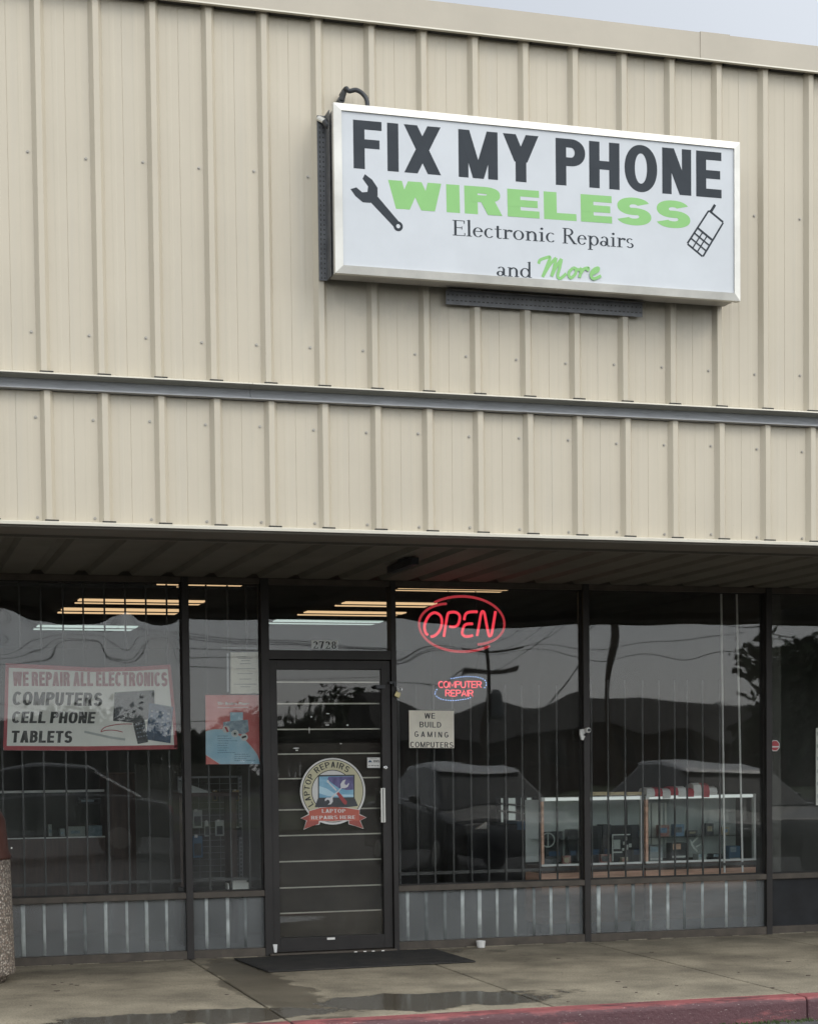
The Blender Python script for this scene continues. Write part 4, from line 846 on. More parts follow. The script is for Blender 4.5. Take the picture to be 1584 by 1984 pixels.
def btext(s_, tl, tr, bl, y, fnc=cp, off=.018):
    cu = bpy.data.curves.new('t', 'FONT'); cu.body = s_; cu.offset = off; o = bpy.data.objects.new('t', cu); col.objects.link(o)
    dg = bpy.context.evaluated_depsgraph_get(); me = bpy.data.meshes.new_from_object(o.evaluated_get(dg)); bpy.data.objects.remove(o)
    xs_ = [v.co.x for v in me.vertices]; x0_, x1_ = min(xs_), max(xs_); A = P(*fnc(*tl), y); B = P(*fnc(*tr), y); D = P(*fnc(*bl), y)
    i0 = len(b.v)
    for v in me.vertices:
        u = (v.co.x-x0_)/(x1_-x0_); q = v.co.y/.73
        b.v.append((D[0]+(B[0]-A[0])*u+(A[0]-D[0])*q, y, D[1]+(B[1]-A[1])*u+(A[1]-D[1])*q))
    for p_ in me.polygons: b.f.append(tuple(i0+i for i in p_.vertices)); b.m.append(0)
btext('The Broken Phone', (310, 915), (782, 918), (312, 958), PY-.0012, off=.03)
b.build('poster_title', M['stwhite'], pos)
b = MB(); random.seed(4)
def words(x0, x1, y, h_, fnc, yy, dz=.0012):
    x = x0
    while x < x1:
        L = random.uniform(.5, 1.5)*h_*1.6; L = min(L, x1-x)
        a_, c_ = P(*fnc(x, y), yy), P(*fnc(x+L, y+h_), yy); 
        k = x
        while k < x+L-1:
            u0, v0 = P(*fnc(k, y+random.uniform(0, .3)*h_), yy); u1, v1 = P(*fnc(min(k+h_*.42, x+L), y+h_*random.uniform(.7, 1)), yy)
            b.face([(u0, yy-dz, v1), (u1, yy-dz, v1), (u1, yy-dz, v0), (u0, yy-dz, v0)]); k += h_*.62
        x += L+h_*.6
words(320, 775, 992, 17, cp, PY); b.build('poster_subtitle', M['stwhite'], pos)
b = MB()
for i, (x1, ) in enumerate(((470,), (515,), (610,), (475,), (460,), (480,), (455,), (580,))): words(318, x1, 1416+i*35, 12, cp, PY, .0012)
for i, x1 in enumerate((775, 800, 745, 880)): words(570, x1, 1686+i*30, 12, cp, PY, .0016)
b.build('poster_small_print', M['screenb'], pos)
# --- folded paper notice above the poster
NY = IY+.012
nt_ = thing('paper_notice', 'wrinkled yellowed paper notice taped above the red poster', 'notice', (1.45, NY, 1.9))
b = MB(); A_, B_, C_2, D_ = [Vector((P(*cp(*t), NY)[0], NY, P(*cp(*t), NY)[1])) for t in ((508, 185), (935, 180), (938, 795), (508, 797))]
nn_ = 14; vv = []; random.seed(8)
for j in range(nn_+1):
    for i in range(nn_+1):
        q = A_.lerp(B_, i/nn_).lerp(D_.lerp(C_2, i/nn_), j/nn_); q.y += random.uniform(-.002, .002); b.v.append(tuple(q))
for j in range(nn_):
    for i in range(nn_): a = j*(nn_+1)+i; b.f.append((a, a+1, a+nn_+2, a+nn_+1)); b.m.append(0)
b.build('crumpled_sheet', M['cream'], nt_)
b = MB()
for x0, x1, y in ((600, 740, 240), (620, 830, 264), (665, 790, 300), (650, 800, 345), (588, 870, 418), (615, 830, 492), (640, 820, 572), (560, 890, 648), (655, 795, 686), (820, 890, 780)): words(x0, x1, y, 15, cp, NY, .004)
b.build('notice_lines', M['black'], nt_)
b = MB(); stroke(b, [P(*cp(465, 200), NY), P(*cp(468, 770), NY)], .014, NY, dz=.001, smooth=False); stroke(b, [P(*cp(385, 118), NY), P(*cp(930, 122), NY)], .006, NY, dz=.001, smooth=False); b.build('clear_tape', M['galv'], nt_)
# --- white card WE BUILD GAMING COMPUTERS
GY = C-.012
gs = thing('gaming_card', 'cream card saying WE BUILD GAMING COMPUTERS taped beside the padlocked door post', 'sign', (2.8, GY, 1.5))
def dp(cx_, cy_): return (740+cx_/3.96, 1120+cy_/3.96)
card('card_sheet', M['cream'], [dp(205, 1016), dp(550, 1020), dp(552, 1306), dp(208, 1303)], GY, parent=gs)
for s_, g_, tl, tr, bl in (('WE', .15, (325, 1037), (405, 1037), (325, 1079)), ('BUILD', .15, (287, 1103), (452, 1106), (287, 1146)), ('GAMING', .38, (248, 1177), (508, 1183), (248, 1219)), ('COMPUTERS', .15, (216, 1257), (545, 1261), (216, 1299))):
    b = MB(); ptext(b, sans(s_, .56, .145, .12, g_, .3, e=2.1), dp(*tl), dp(*tr), dp(*bl), GY-.0006); b.build('card_lettering', M['black'], gs)
# --- OPEN sign
OY = C+.05
ne = thing('open_sign', 'glowing red OPEN sign in a broken oval ring inside the window right of the door', 'neon sign', (3.05, OY, 2.3))
def ep(cx_, cy_): q = P(780+cx_/7.2, 1130+cy_/7.2, OY); return (q[0], OY, q[1])
def smoothpts(pts, n=6):
    p = [Vector(q) for q in pts]; out = []
    for i in range(len(p)-1):
        a, b_, c_, d = p[max(i-1, 0)], p[i], p[i+1], p[min(i+2, len(p)-1)]
        for k in range(n):
            t = k/n; out.append(.5*((2*b_)+(c_-a)*t+(2*a-5*b_+4*c_-d)*t*t+(3*b_-a-3*c_+d)*t*t*t))
    return out+[p[-1]]
letters = [[(350, 722), (318, 690), (302, 620), (318, 540), (370, 450), (440, 412), (510, 440), (542, 500), (540, 590), (500, 680), (440, 735), (390, 745)],
           [(572, 748), (592, 620), (625, 440), (660, 408), (740, 408), (790, 450), (790, 520), (760, 590), (700, 610), (650, 604)],
           [(855, 515), (868, 450), (900, 412), (970, 400), (1040, 400)], [(975, 567), (900, 570), (860, 590), (838, 640), (828, 700), (860, 738), (920, 742), (975, 730)],
           [(1035, 735), (1060, 600), (1090, 430), (1112, 395), (1138, 425), (1165, 560), (1198, 720), (1218, 735), (1240, 700), (1268, 540), (1292, 392)]]
b = MB()
for s_ in letters: b.tube(smoothpts([ep(*q) for q in s_]), .0105, 8)
b.build('letter_tubes', M['neon'], ne, smooth=True)
ecx, ecy, erx, ery = 822, 570, 594, 385
b = MB()
def ell(a0, a1, r0, r1, ra, rb, n=36):
    out = []
    for k in range(n+1):
        t = k/n; s_ = lambda v: max(0, min(1, v))**1.0
        f0 = s_(1-t/.3); f1 = s_((t-.72)/.28); r_ = 1.0+(ra-1)*f0*f0+(rb-1)*f1*f1; a = radians(a0+(a1-a0)*t)
        out.append(ep(ecx+erx*r_*cos(a), ecy-ery*r_*sin(a)))
    return out
b.tube(ell(129.5, -63, 0, 0, 1.01, .83), .0095, 8); b.tube(ell(116, 309.5, 0, 0, .82, 1.03), .0095, 8)
b.v = b.v; b.build('border_tubes', M['neon2'], ne, smooth=True)
b = MB()
for cx_, cy_ in ((300, 560), (640, 240), (1010, 190), (1400, 560), (1100, 860), (640, 920)): q = ep(cx_, cy_); b.box(q[0]-.006, q[0]+.006, OY+.004, OY+.03, q[2]-.012, q[2]+.012)
b.build('tube_clips', M['cable'], ne)
b = MB(); q = ep(1020, 100); q1 = ep(1010, 200); b.tube([(q[0], OY+.02, 2.69), q1], .002, 6); q = ep(640, 100); b.tube([(q[0], OY+.02, 2.69), ep(640, 230)], .002, 6); b.build('hanging_wires', M['cable'], ne)
# --- small lit COMPUTER REPAIR sign
LY = C+.045
le = thing('led_sign', 'small lit COMPUTER REPAIR sign with a ring of blue dots below the OPEN sign', 'lit sign', (3.1, LY, 1.85))
def lp(cx_, cy_): return (820+cx_/10.56, 1290+cy_/10.56)
def outline_text(mb, txt, tl, tr, bl, y, r):
    out, W, sh = txt; a, b_, c_ = P(*tl, y), P(*tr, y), P(*bl, y)
    for x, g in out:
        for pc in g:
            if pc[0] != 'L': continue
            pts = [(c_[0]+(b_[0]-a[0])*(x+u)/W, y, c_[1]+(b_[1]-a[1])*(x+u)/W+(a[1]-c_[1])*v) for u, v in pc[1]]; mb.tube(pts, r, 6)
def linefont(s_, W=.62, gap=.2):
    x = 0; o = []
    el = lambda cx_, cy_, rx, ry, a0, a1: [(cx_+rx*cos(radians(a0+(a1-a0)*k/12)), cy_+ry*sin(radians(a0+(a1-a0)*k/12))) for k in range(13)]
    D = {'C': [el(.34, .5, .34, .5, 50, 310)], 'O': [el(.34, .5, .34, .5, 0, 360)], 'M': [[(0, 0), (0, 1), (.37, .25), (.74, 1), (.74, 0)]], 'P': [[(0, 0), (0, 1), (.4, 1), (.6, .88), (.6, .62), (.4, .5), (0, .5)]],
         'U': [[(0, 1), (0, .25), (.12, .03), (.3, 0), (.48, .03), (.6, .25), (.6, 1)]], 'T': [[(0, 1), (.62, 1)], [(.31, 1), (.31, 0)]], 'E': [[(.58, 1), (0, 1), (0, 0), (.58, 0)], [(0, .5), (.5, .5)]],
         'R': [[(0, 0), (0, 1), (.4, 1), (.6, .88), (.6, .62), (.4, .5), (0, .5)], [(.3, .5), (.62, 0)]], 'A': [[(0, 0), (.32, 1), (.64, 0)], [(.12, .35), (.52, .35)]], 'I': [[(.03, 0), (.03, 1)]]}
    for ch in s_:
        g = D[ch]; wd = max(max(u for u, v in q) for q in g); o.append((x, [('L', q) for q in g])); x += wd+gap
    return o, x-gap, 0
b = MB()
for dz_, off in ((0, -4), (0, 5)):
    outline_text(b, linefont('COMPUTER', gap=.15), lp(312+off, 322+off), lp(1182+off, 322+off), lp(312+off, 448+off), LY+.001*off, .0030); outline_text(b, linefont('REPAIR', gap=.17), lp(455+off, 498+off), lp(1012+off, 502+off), lp(455+off, 622+off), LY+.001*off, .0030)
b.build('red_lettering', M['ledr'], le, smooth=True)
b = MB()
for px_list in ([(570, 262), (620, 256), (665, 246), (712, 240), (762, 230), (815, 226), (862, 218), (915, 220), (965, 224), (1018, 224), (1068, 228), (1115, 240), (1165, 252), (1212, 270), (1255, 300), (1282, 348), (1280, 398), (1250, 448)],
                [(272, 488), (245, 535), (236, 578), (268, 626), (310, 658), (355, 682), (405, 694), (458, 702), (510, 708), (558, 712), (610, 712), (662, 710), (710, 704), (758, 698), (808, 690), (860, 684), (912, 668), (958, 655)]):
    for q in px_list:
        a = P(*lp(*q), LY); i0 = len(b.v); b.lathe([(.0016, -.0035), (.0032, 0), (.0016, .0035)], 0, 0, 6); b.v[i0:] = [(a[0]+x, LY+y, a[1]+z) for x, y, z in b.v[i0:]]
b.build('blue_dots', M['ledb'], le)
b = MB(); q = P(*lp(560, 200), LY); b.tube([(q[0], LY+.01, 2.69), (q[0], LY+.01, q[1])], .0015, 5); q = P(*lp(1100, 180), LY); b.tube([(q[0], LY+.01, 2.69), (q[0], LY+.01, q[1])], .0015, 5); b.build('hanging_wires', M['cable'], le)
# --- round door sticker
ZY = C-.010
st = thing('laptop_sticker', 'round cream LAPTOP REPAIRS sticker with wrench, laptop and red ribbon on the door glass', 'sticker', (2.08, ZY, 1.05))
def sp2(cx_, cy_, dz=0): q = P(560+cx_/7.92, 1440+cy_/7.92, ZY); return (q[0], ZY-dz, q[1])
def spoly(pts, m, name, dz):
    b = MB(); b.face([sp2(*t, dz) for t in pts]); return b.build(name, m, st)
def circ(cx_, cy_, rx, ry, a0=0, a1=360, n=56): return [(cx_+rx*cos(radians(a0+(a1-a0)*k/n)), cy_-ry*sin(radians(a0+(a1-a0)*k/n))) for k in range(n if a1-a0 == 360 else n+1)]
KX, KY = 668, 740
spoly(circ(KX, KY, 500, 512), M['stwhite'], 'white_rim', 0); spoly(circ(KX, KY-4, 470, 484), M['black'], 'outer_line', .0004); spoly(circ(KX, KY-4, 460, 474), M['stcream'], 'cream_ring', .0008)
spoly(circ(KX-6, KY, 322, 330), M['black'], 'inner_line', .0012); spoly(circ(KX-6, KY, 311, 319), M['stwhite'], 'inner_disc', .0016)
rib_out = [(172, 1155), (288, 1095), (298, 1040), (480, 985), (668, 972), (860, 985), (1080, 1020), (1078, 1090), (1186, 1142), (1090, 1190), (1142, 1318), (1000, 1270), (912, 1248), (905, 1195), (860, 1190), (668, 1205), (480, 1200), (462, 1252), (380, 1262), (218, 1330), (262, 1190)]
spoly(rib_out, M['stwhite'], 'ribbon_rim', .0020)
spoly([(1000, 600), (1110, 620), (1120, 800), (1060, 930), (1000, 930)], M['stcream'], 'cream_patch', .0018)
spoly([(440, 490), (1003, 484), (1003, 840), (1055, 965), (900, 985), (390, 985), (440, 850)], M['stdark'], 'laptop_body', .0024)
spoly([(458, 515), (985, 505), (985, 832), (458, 838)], M['stsky'], 'laptop_screen', .0028)
spoly([(600, 520), (985, 508), (985, 715), (880, 722), (760, 690), (660, 620), (585, 560)], M['stpurple'], 'screen_swirl', .0032)
spoly([(458, 660), (560, 690), (720, 790), (985, 790), (985, 822), (600, 815), (458, 770)], mat('sticker_pale_wave', (.45, .66, .76), .4), 'screen_wave', .0034)
spoly([(575, 575), (600, 560), (612, 600), (730, 720), (715, 735), (600, 615), (580, 605)], M['steel'], 'screwdriver_shaft', .0036)
spoly([(718, 770), (752, 748), (795, 790), (885, 900), (880, 940), (850, 945), (820, 915), (760, 830)], mat('sticker_handle_red', (.35, .05, .05), .4), 'screwdriver_handle', .0040)
spoly([(548, 895), (545, 860), (575, 838), (630, 838), (790, 690), (785, 630), (820, 575), (868, 558), (850, 600), (850, 630), (880, 648), (912, 610), (918, 625), (895, 675), (845, 695), (810, 690), (665, 840), (668, 900), (640, 940), (590, 945), (622, 915), (615, 880), (585, 868)], M['steel'], 'wrench_picture', .0044)
spoly([(180, 1155), (295, 1105), (330, 1110), (330, 1190), (455, 1195), (450, 1240), (225, 1318), (272, 1190)], M['stribbon2'], 'ribbon_tail', .0048); spoly([(1176, 1142), (1070, 1100), (1040, 1110), (1040, 1185), (915, 1190), (920, 1240), (1132, 1308), (1080, 1190)], M['stribbon2'], 'ribbon_tail', .0048)
spoly([(302, 1046), (480, 993), (668, 980), (860, 993), (1072, 1028), (1070, 1190), (860, 1182), (668, 1196), (480, 1192), (306, 1200)], M['stribbon'], 'ribbon_front', .0052)
b = MB()
def spt(s_, W, v, h, gap, tl, tr, bl, dz, space=.3):
    a, b_, c_ = sp2(*tl), sp2(*tr), sp2(*bl); emit(b, sans(s_, W, v, h, gap, space, e=2.0), (c_[0], ZY-dz, c_[2]), Vector(b_)-Vector(a), Vector(a)-Vector(c_), eps=.0001)
spt('LAPTOP', .60, .20, .09, .12, (498, 1012), (858, 1012), (500, 1070), .0056); spt('REPAIRS HERE', .60, .20, .09, .13, (335, 1118), (1010, 1110), (338, 1172), .0056)
b.build('ribbon_lettering', M['stwhite'], st)
b = MB()
def arctext(s_, a0, a1):
    tx = sans(s_, .58, .16, .13, .2, .3, e=2.1)
    def fn(u, v):
        a = radians(a0+(a1-a0)*u); r = 352+88*v; q = sp2(KX-4+r*cos(a), KY-2-r*1.03*sin(a), .0030); return q
    emit(b, tx, (0, 0, 0), (1, 0, 0), (0, 0, 1), fn=fn, eps=.0001)
arctext('LAPTOP', 214, 143); arctext('REPAIRS', 132, 51); b.build('arc_lettering', M['black'], st)
# --- small alarm sticker on door, small octagon sticker
xs2 = thing('alarm_sticker', 'tiny white sticker with dark print on the door glass beside the lock', 'sticker', (2.44, ZY, 1.4))
def card2(pts, m, name, dz): b = MB(); b.prism([(sp2(*t)[0], sp2(*t)[2]) for t in pts], ZY-dz, ZY-dz+.0004, 'y'); return b.build(name, m, xs2)
card2([(1197, 222), (1394, 222), (1394, 380), (1197, 380)], M['stwhite'], 'sticker_sheet', .0004)
b = MB(); b.face([sp2(*t, .001) for t in ((1205, 295), (1240, 260), (1275, 295))]); b.build('blue_peak', M['screenb'], xs2)
b = MB(); a, b_, c_ = sp2(1290, 262), sp2(1385, 262), sp2(1290, 296); emit(b, sans('XHS', .6, .2, .16, .12), (c_[0], ZY-.001, c_[2]), Vector(b_)-Vector(a), Vector(a)-Vector(c_), eps=.0001)
words(1245, 1350, 232, 10, lambda x, y: (560+x/7.92, 1440+y/7.92), ZY); words(1215, 1380, 336, 20, lambda x, y: (560+x/7.92, 1440+y/7.92), ZY); b.build('sticker_print', M['black'], xs2)
oc = P(1500.5, 1445, C-.006); os_ = thing('octagon_sticker', 'small red octagonal sticker with a white band in the far right window', 'sticker', (oc[0], C-.006, oc[1]))
def octa(r, m, name, dz):
    b = MB(); b.prism([(oc[0]+r*cos(pi/8+k*pi/4), oc[1]+r*1.05*sin(pi/8+k*pi/4)) for k in range(8)], C-.006-dz, C-.0055-dz, 'y'); b.build(name, m, os_)
octa(.045, M['stwhite'], 'white_octagon', 0); octa(.039, mat('alarm_red', (.45, .05, .06), .4), 'red_octagon', .0006)
b = MB(); b.face([(oc[0]+x, C-.0075, oc[1]+z) for x, z in ((-.038, -.014), (.038, -.014), (.038, -.004), (-.038, -.004))]); b.build('white_band', M['stwhite'], os_)
a = P(1580, 1411, IY); c_ = P(1600, 1560, IY)
nb_ = thing('window_notice', 'white printed notice in the far right window cut by the picture edge', 'notice', (a[0]+.12, IY, c_[1]))
b = MB(); b.box(a[0], a[0]+.25, IY, IY+.002, c_[1], a[1]); b.build('notice_sheet', M['white'], nb_)
b = MB()
for k in range(6): b.box(a[0]+.008, a[0]+.24, IY-.0008, IY-.0004, a[1]-.06-k*.1, a[1]-.03-k*.1)
b.build('notice_bars', M['igrey'], nb_)
M['casel'] = emis('case_light', (.93, 1, .97), .62)

# ================================================================== inside the shop
ICZ = 2.795
def troffer(px0, px1, py0, py1, m, label):
    y1 = G((px0+px1)/2, py0, ICZ)[1]; y0 = G((px0+px1)/2, py1, ICZ)[1]; y0, y1 = min(y0, y1), max(y0, y1)
    x0 = G(px0, (py0+py1)/2, ICZ)[0]; x1 = G(px1, (py0+py1)/2, ICZ)[0]; d = y1-y0
    t = thing('ceiling_light', label, 'ceiling light', ((x0+x1)/2, y0, ICZ), 'ceiling lights in the shop')
    q = MB(); q.box(x0-.02, x1+.02, y0-.02, y1+.02, ICZ+.002, ICZ+.02); q.box(x0-.03, x1+.03, (y0+y1)/2-.02, (y0+y1)/2+.02, ICZ-.012, ICZ+.002); q.build('light_housing', M['iceil'], t)
    for k in (0, 1):
        q = MB(); q.box(x0, x1, y0+d*(.08+.5*k), y0+d*(.40+.5*k), ICZ-.008, ICZ+.001); q.build('tube', m, t)
for a in ((147, 395, 1161, 1170.5, M['warm'], 'warm ceiling light strip, upper one of the pair seen through the left window'), (115, 350, 1178, 1189.5, M['warm'], 'warm ceiling light strip, lower one of the pair seen through the left window'),
          (68, 262, 1211, 1221, M['cool'], 'pale white ceiling light strip just above the red bordered banner'), (300, 467, 1130, 1137.5, M['warm'], 'warm ceiling light strip at the top of the narrow window left of the door'),
          (582, 779, 1184, 1193, M['warm'], 'warm ceiling light strip in the transom above the white one'), (523, 735, 1201, 1209.5, M['cool'], 'white ceiling light strip glowing in the transom over the house number'),
          (763, 985, 1137.5, 1145.5, M['warm'], 'warm ceiling light strip above the top of the red OPEN sign'), (655, 838, 1166, 1175.5, M['warm'], 'warm ceiling light strip ending just left of the OPEN sign')): troffer(*a)
# counters
def bx(name, m, x0, x1, y0, y1, z0, z1, par, bev=0): q = MB(); q.box(x0, x1, y0, y1, z0, z1); return q.build(name, m, par, bevel=bev)
KYD = 3.22
kz1 = P(1250, 1541, KYD)[1]; kz0 = P(1250, 1672, KYD)[1]; kx0 = P(1048, 1600, KYD)[0]; kxm = P(1250, 1600, KYD)[0]; kx1 = min(P(1475, 1600, KYD)[0], 5.70)
def showcase(x0, x1, label, first):
    t = thing('display_case', label, 'display case', ((x0+x1)/2, KYD, 0), 'glass display cases')
    bx('wood_base', M['wood'], x0, x1, KYD, KYD+.36, .12, kz0-.06, t); bx('toe_kick', M['black2'], x0+.01, x1-.01, KYD+.05, KYD+.34, .0, .12, t)
    bx('dark_rail', M['woodd'], x0, x1, KYD-.004, KYD+.36, kz0-.06, kz0-.006, t); bx('bottom_strip', M['plastic'], x0, x1, KYD-.008, KYD+.01, kz0-.006, kz0+.010, t)
    bx('top_strip', M['stwhite'], x0, x1, KYD-.008, KYD+.02, kz1-.035, kz1-.004, t); bx('light_tube', M['casel'], x0+.03, x1-.03, KYD-.010, KYD-.006, kz1-.030, kz1-.008, t)
    bx('top_glass', M['caseglass'], x0, x1, KYD-.008, KYD+.36, kz1-.004, kz1+.004, t); bx('front_glass', M['caseglass'], x0+.02, x1-.02, KYD, KYD+.005, kz0+.01, kz1-.035, t)
    bx('back_panel', M['igrey'], x0, x1, KYD+.35, KYD+.36, kz0+.01, kz1-.03, t)
    for x in (x0, x1-.02): bx('corner_post', M['plastic'] if x > x0 else M['wood'], x, x+.02, KYD-.006, KYD+.03, kz0+.01, kz1-.035, t)
    for z in (.36, ): bx('glass_shelf', M['caseglass'], x0+.02, x1-.02, KYD+.05, KYD+.34, kz0+(kz1-kz0)*z, kz0+(kz1-kz0)*z+.006, t)
    return t
showcase(kx0, kxm-.02, 'glass display case with dark devices inside, left one behind the right windows', 1); showcase(kxm, kx1, 'glass display case with the striped cloth on top behind the right windows', 0)
random.seed(31)
# dark devices standing in the left case
def item(name, label, cat, m, px0, px1, py0, py1, y, d, group=None, kids=(), bev=.003):
    x0, z1 = P(px0, py0, y); x1, z0 = P(px1, py1, y); t = thing(name, label, cat, ((x0+x1)/2, y, z0), group)
    bx('casing', m, x0, x1, y, y+d, z0, z1, t, bev)
    for nm, mm, a, c_, e_, g in kids:      # fractions of the front
        bx(nm, mm, x0+(x1-x0)*a, x0+(x1-x0)*c_, y-.004, y+.0, z0+(z1-z0)*e_, z0+(z1-z0)*g, t)
    return t
for i, (p0, p1, t0, lab) in enumerate(((1135, 1166, 1601, 'squat black box at the left end of the case'), (1167, 1184, 1598, 'narrow tall black box beside the silver framed device'), (1184, 1222, 1600, 'black box behind the silver framed device'), (1222, 1246, 1599, 'black box against the wooden post in the case'), (1100, 1119, 1608, 'dark box just left of the camera post'), (1056, 1090, 1612, 'low black box with a round pale wheel in front'))):
    item('device_box', lab, 'box', M['black2'] if i % 2 else M['screen'], p0, p1, t0, 1670, KYD+.2+.02*i, .12, 'black boxes in the display case', kids=(('front_label', M['screenb'], .2, .8, .2, .35),))
item('silver_device', 'silver framed device with pale buttons standing in the display case', 'device', M['screen'], 1185, 1224, 1617, 1668, KYD+.12, .05, kids=(('silver_edge', M['plastic'], 0, .05, 0, 1), ('silver_edge', M['plastic'], 0, .9, .96, 1), ('grey_panel', M['igrey'], .08, .4, .45, .8), ('pale_strip', M['stwhite'], .06, .5, .3, .36), ('pale_key', M['stwhite'], .55, .65, .6, .72), ('pale_key', M['stwhite'], .72, .8, .42, .6), ('pale_key', M['stwhite'], .5, .6, .38, .48), ('pale_key', M['stwhite'], .66, .74, .76, .9), ('pale_key', M['stwhite'], .84, .97, .5, .64)))
a = P(1061, 1628, KYD+.1); b = MB(); b.tube([(a[0]+.055*cos(2*pi*k/20), KYD+.1, a[1]+.055*sin(2*pi*k/20)) for k in range(20)], .006, 6, closed=True); b.box(a[0]-.004, a[0]+.004, KYD+.098, KYD+.102, a[1]-.05, a[1]+.05); o = b.build('wheel_ring', M['igrey']); tag(o, 'thin grey ring leaning in the glass case left of the camera post', 'ring'); setorigin(o, (a[0], KYD+.1, a[1]-.06))
for p0, p1, t0, t1, lab, m in ((1300, 1330, 1634, 1664, 'black and orange gadget on the case floor', 'black2'), (1352, 1368, 1655, 1670, 'flat grey gadget with pale edge in the case', 'igrey'), (1258, 1284, 1640, 1668, 'grey boxed gadget beside the wooden post', 'galv'), (1380, 1398, 1655, 1668, 'small dark gadget near the white wands', 'screen'), (1412, 1434, 1640, 1668, 'blue grey boxed gadget between the white wands', 'blue')):
    item('gadget', lab, 'gadget', M[m], p0, p1, t0, t1, KYD+.1, .1, 'gadgets in the display case', kids=(('pale_edge', M['stwhite'], .05, .9, .08, .2), ('coloured_face', M['wood'] if m == 'black2' else M['steelblue'], .1, .6, .6, .95)))
random.seed(91)
sm = [mat('pack_'+n_, c_, .5, c2=d_, scale=25) for n_, c_, d_ in (('white', (.6, .6, .58), (.4, .42, .44)), ('blue', (.08, .16, .30), (.3, .4, .5)), ('red', (.35, .06, .05), (.5, .4, .35)), ('dark', (.04, .04, .05), (.2, .2, .2)), ('tan', (.4, .3, .18), (.55, .5, .4)))]
shz = kz0+(kz1-kz0)*.36+.006; x = kxm+.05
while x < kx1-.12:
    w_ = random.uniform(.045, .1); h_ = random.uniform(.03, .11); yy = KYD+random.uniform(.12, .24); t = thing('accessory_box', 'small boxed accessory on the glass shelf of the right display case', 'box', (x+w_/2, yy, shz), 'accessory boxes on the glass shelf')
    bx('carton', random.choice(sm), x, x+w_, yy, yy+.05, shz, shz+h_, t); bx('label', random.choice(sm), x+w_*.15, x+w_*.8, yy-.001, yy, shz+h_*.3, shz+h_*.75, t); x += w_+random.uniform(.01, .1)
x = kx0+.06
while x < kxm-.12:
    w_ = random.uniform(.05, .12); h_ = random.uniform(.02, .07); yy = KYD+random.uniform(.05, .1); z_ = kz0+.002; t = thing('loose_part', 'small loose phone part lying on the floor of the left display case', 'phone part', (x+w_/2, yy, z_), 'loose parts on the case floor')
    bx('part_body', random.choice(sm), x, x+w_, yy, yy+.04, z_, z_+h_, t); bx('part_face', random.choice(sm), x+w_*.1, x+w_*.7, yy-.001, yy, z_+h_*.2, z_+h_*.8, t); x += w_+random.uniform(.03, .12)
b = MB(); 
for p_, q_ in (((1336, 1628), (1344, 1645)), ((1338, 1636), (1352, 1622)), ((1338, 1636), (1350, 1650)), ((1348, 1641), (1357, 1636))): A_, B_ = P(*p_, KYD+.12), P(*q_, KYD+.12); b.tube([(A_[0], KYD+.12, A_[1]), (B_[0], KYD+.12, B_[1])], .007, 6)
o = b.build('folding_stand', M['plastic']); tag(o, 'white Y shaped folding stand inside the right display case', 'stand'); a = P(1346, 1652, KYD+.12); setorigin(o, (a[0], KYD+.12, a[1]))
for p0, p1, lab in ((1262, 1275, 'wide pale upright board in the right case'), (1256, 1260, 'thin pale strip board beside the wooden post'), (1279, 1283, 'narrow pale board third from the wooden post'), (1287, 1291, 'narrow pale board fourth from the wooden post')):
    item('shelf_standard', lab, 'board', M['white'], p0, p1, 1556, 1636, KYD+.3, .01, 'pale upright boards in the case', bev=0)
# striped cloth draped on the case
x0 = P(1250, 1540, KYD)[0]; x1 = P(1386, 1540, KYD)[0]; ct = thing('striped_cloth', 'red and white striped cloth lying along the top of the right display case', 'cloth', ((x0+x1)/2, KYD+.05, kz1))
n = 9
for k in range(n):
    q = MB(); xa_, xb_ = x0+(x1-x0)*k/n, x0+(x1-x0)*(k+1)/n; hh_ = .06+(.035 if k in (6, 7) else 0)+random.uniform(-.008, .008)
    prof = [(KYD-.022, kz1-.03*random.random()), (KYD-.028, kz1+.02), (KYD-.01, kz1+hh_*.8), (KYD+.04, kz1+hh_), (KYD+.12, kz1+hh_*.8), (KYD+.16, kz1+.005), (KYD-.008, kz1+.005)]
    q.prism(prof, xa_+.001, xb_+.001, 'x'); q.build('stripe', M['stwhite'] if k % 2 == 0 else M['red'], ct)
for p0, p1, lab in ((1140, 1180, 'tan cardboard strip on the case, nearest the camera post'), (1182, 1211, 'tan cardboard strip on the case, middle of three'), (1214, 1244, 'taller tan cardboard strip beside the striped cloth')):
    item('card_strip', lab, 'cardboard', M['tan'], p0, p1, 1535, 1541.3, KYD+.03, .06, 'tan card strips on the display case', bev=0)
# vertical wands
for p0, p1, lab in ((1394, 1403, 'left of two tall white wands standing inside the right window'), (1424, 1438, 'right of two tall white wands standing inside the right window')):
    A_, B_ = P(p0+2.5, 1150, C+.13), P(p1, 1696, C+.13); q = MB(); q.tube([(A_[0], C+.13, 2.71), (A_[0]+(B_[0]-A_[0])*.5, C+.13, 1.6), (B_[0], C+.13, .49)], .0085, 8); o = q.build('white_wand', M['stwhite']); tag(o, lab, 'wand', 'white wands in the right window'); setorigin(o, (B_[0], C+.13, .49))
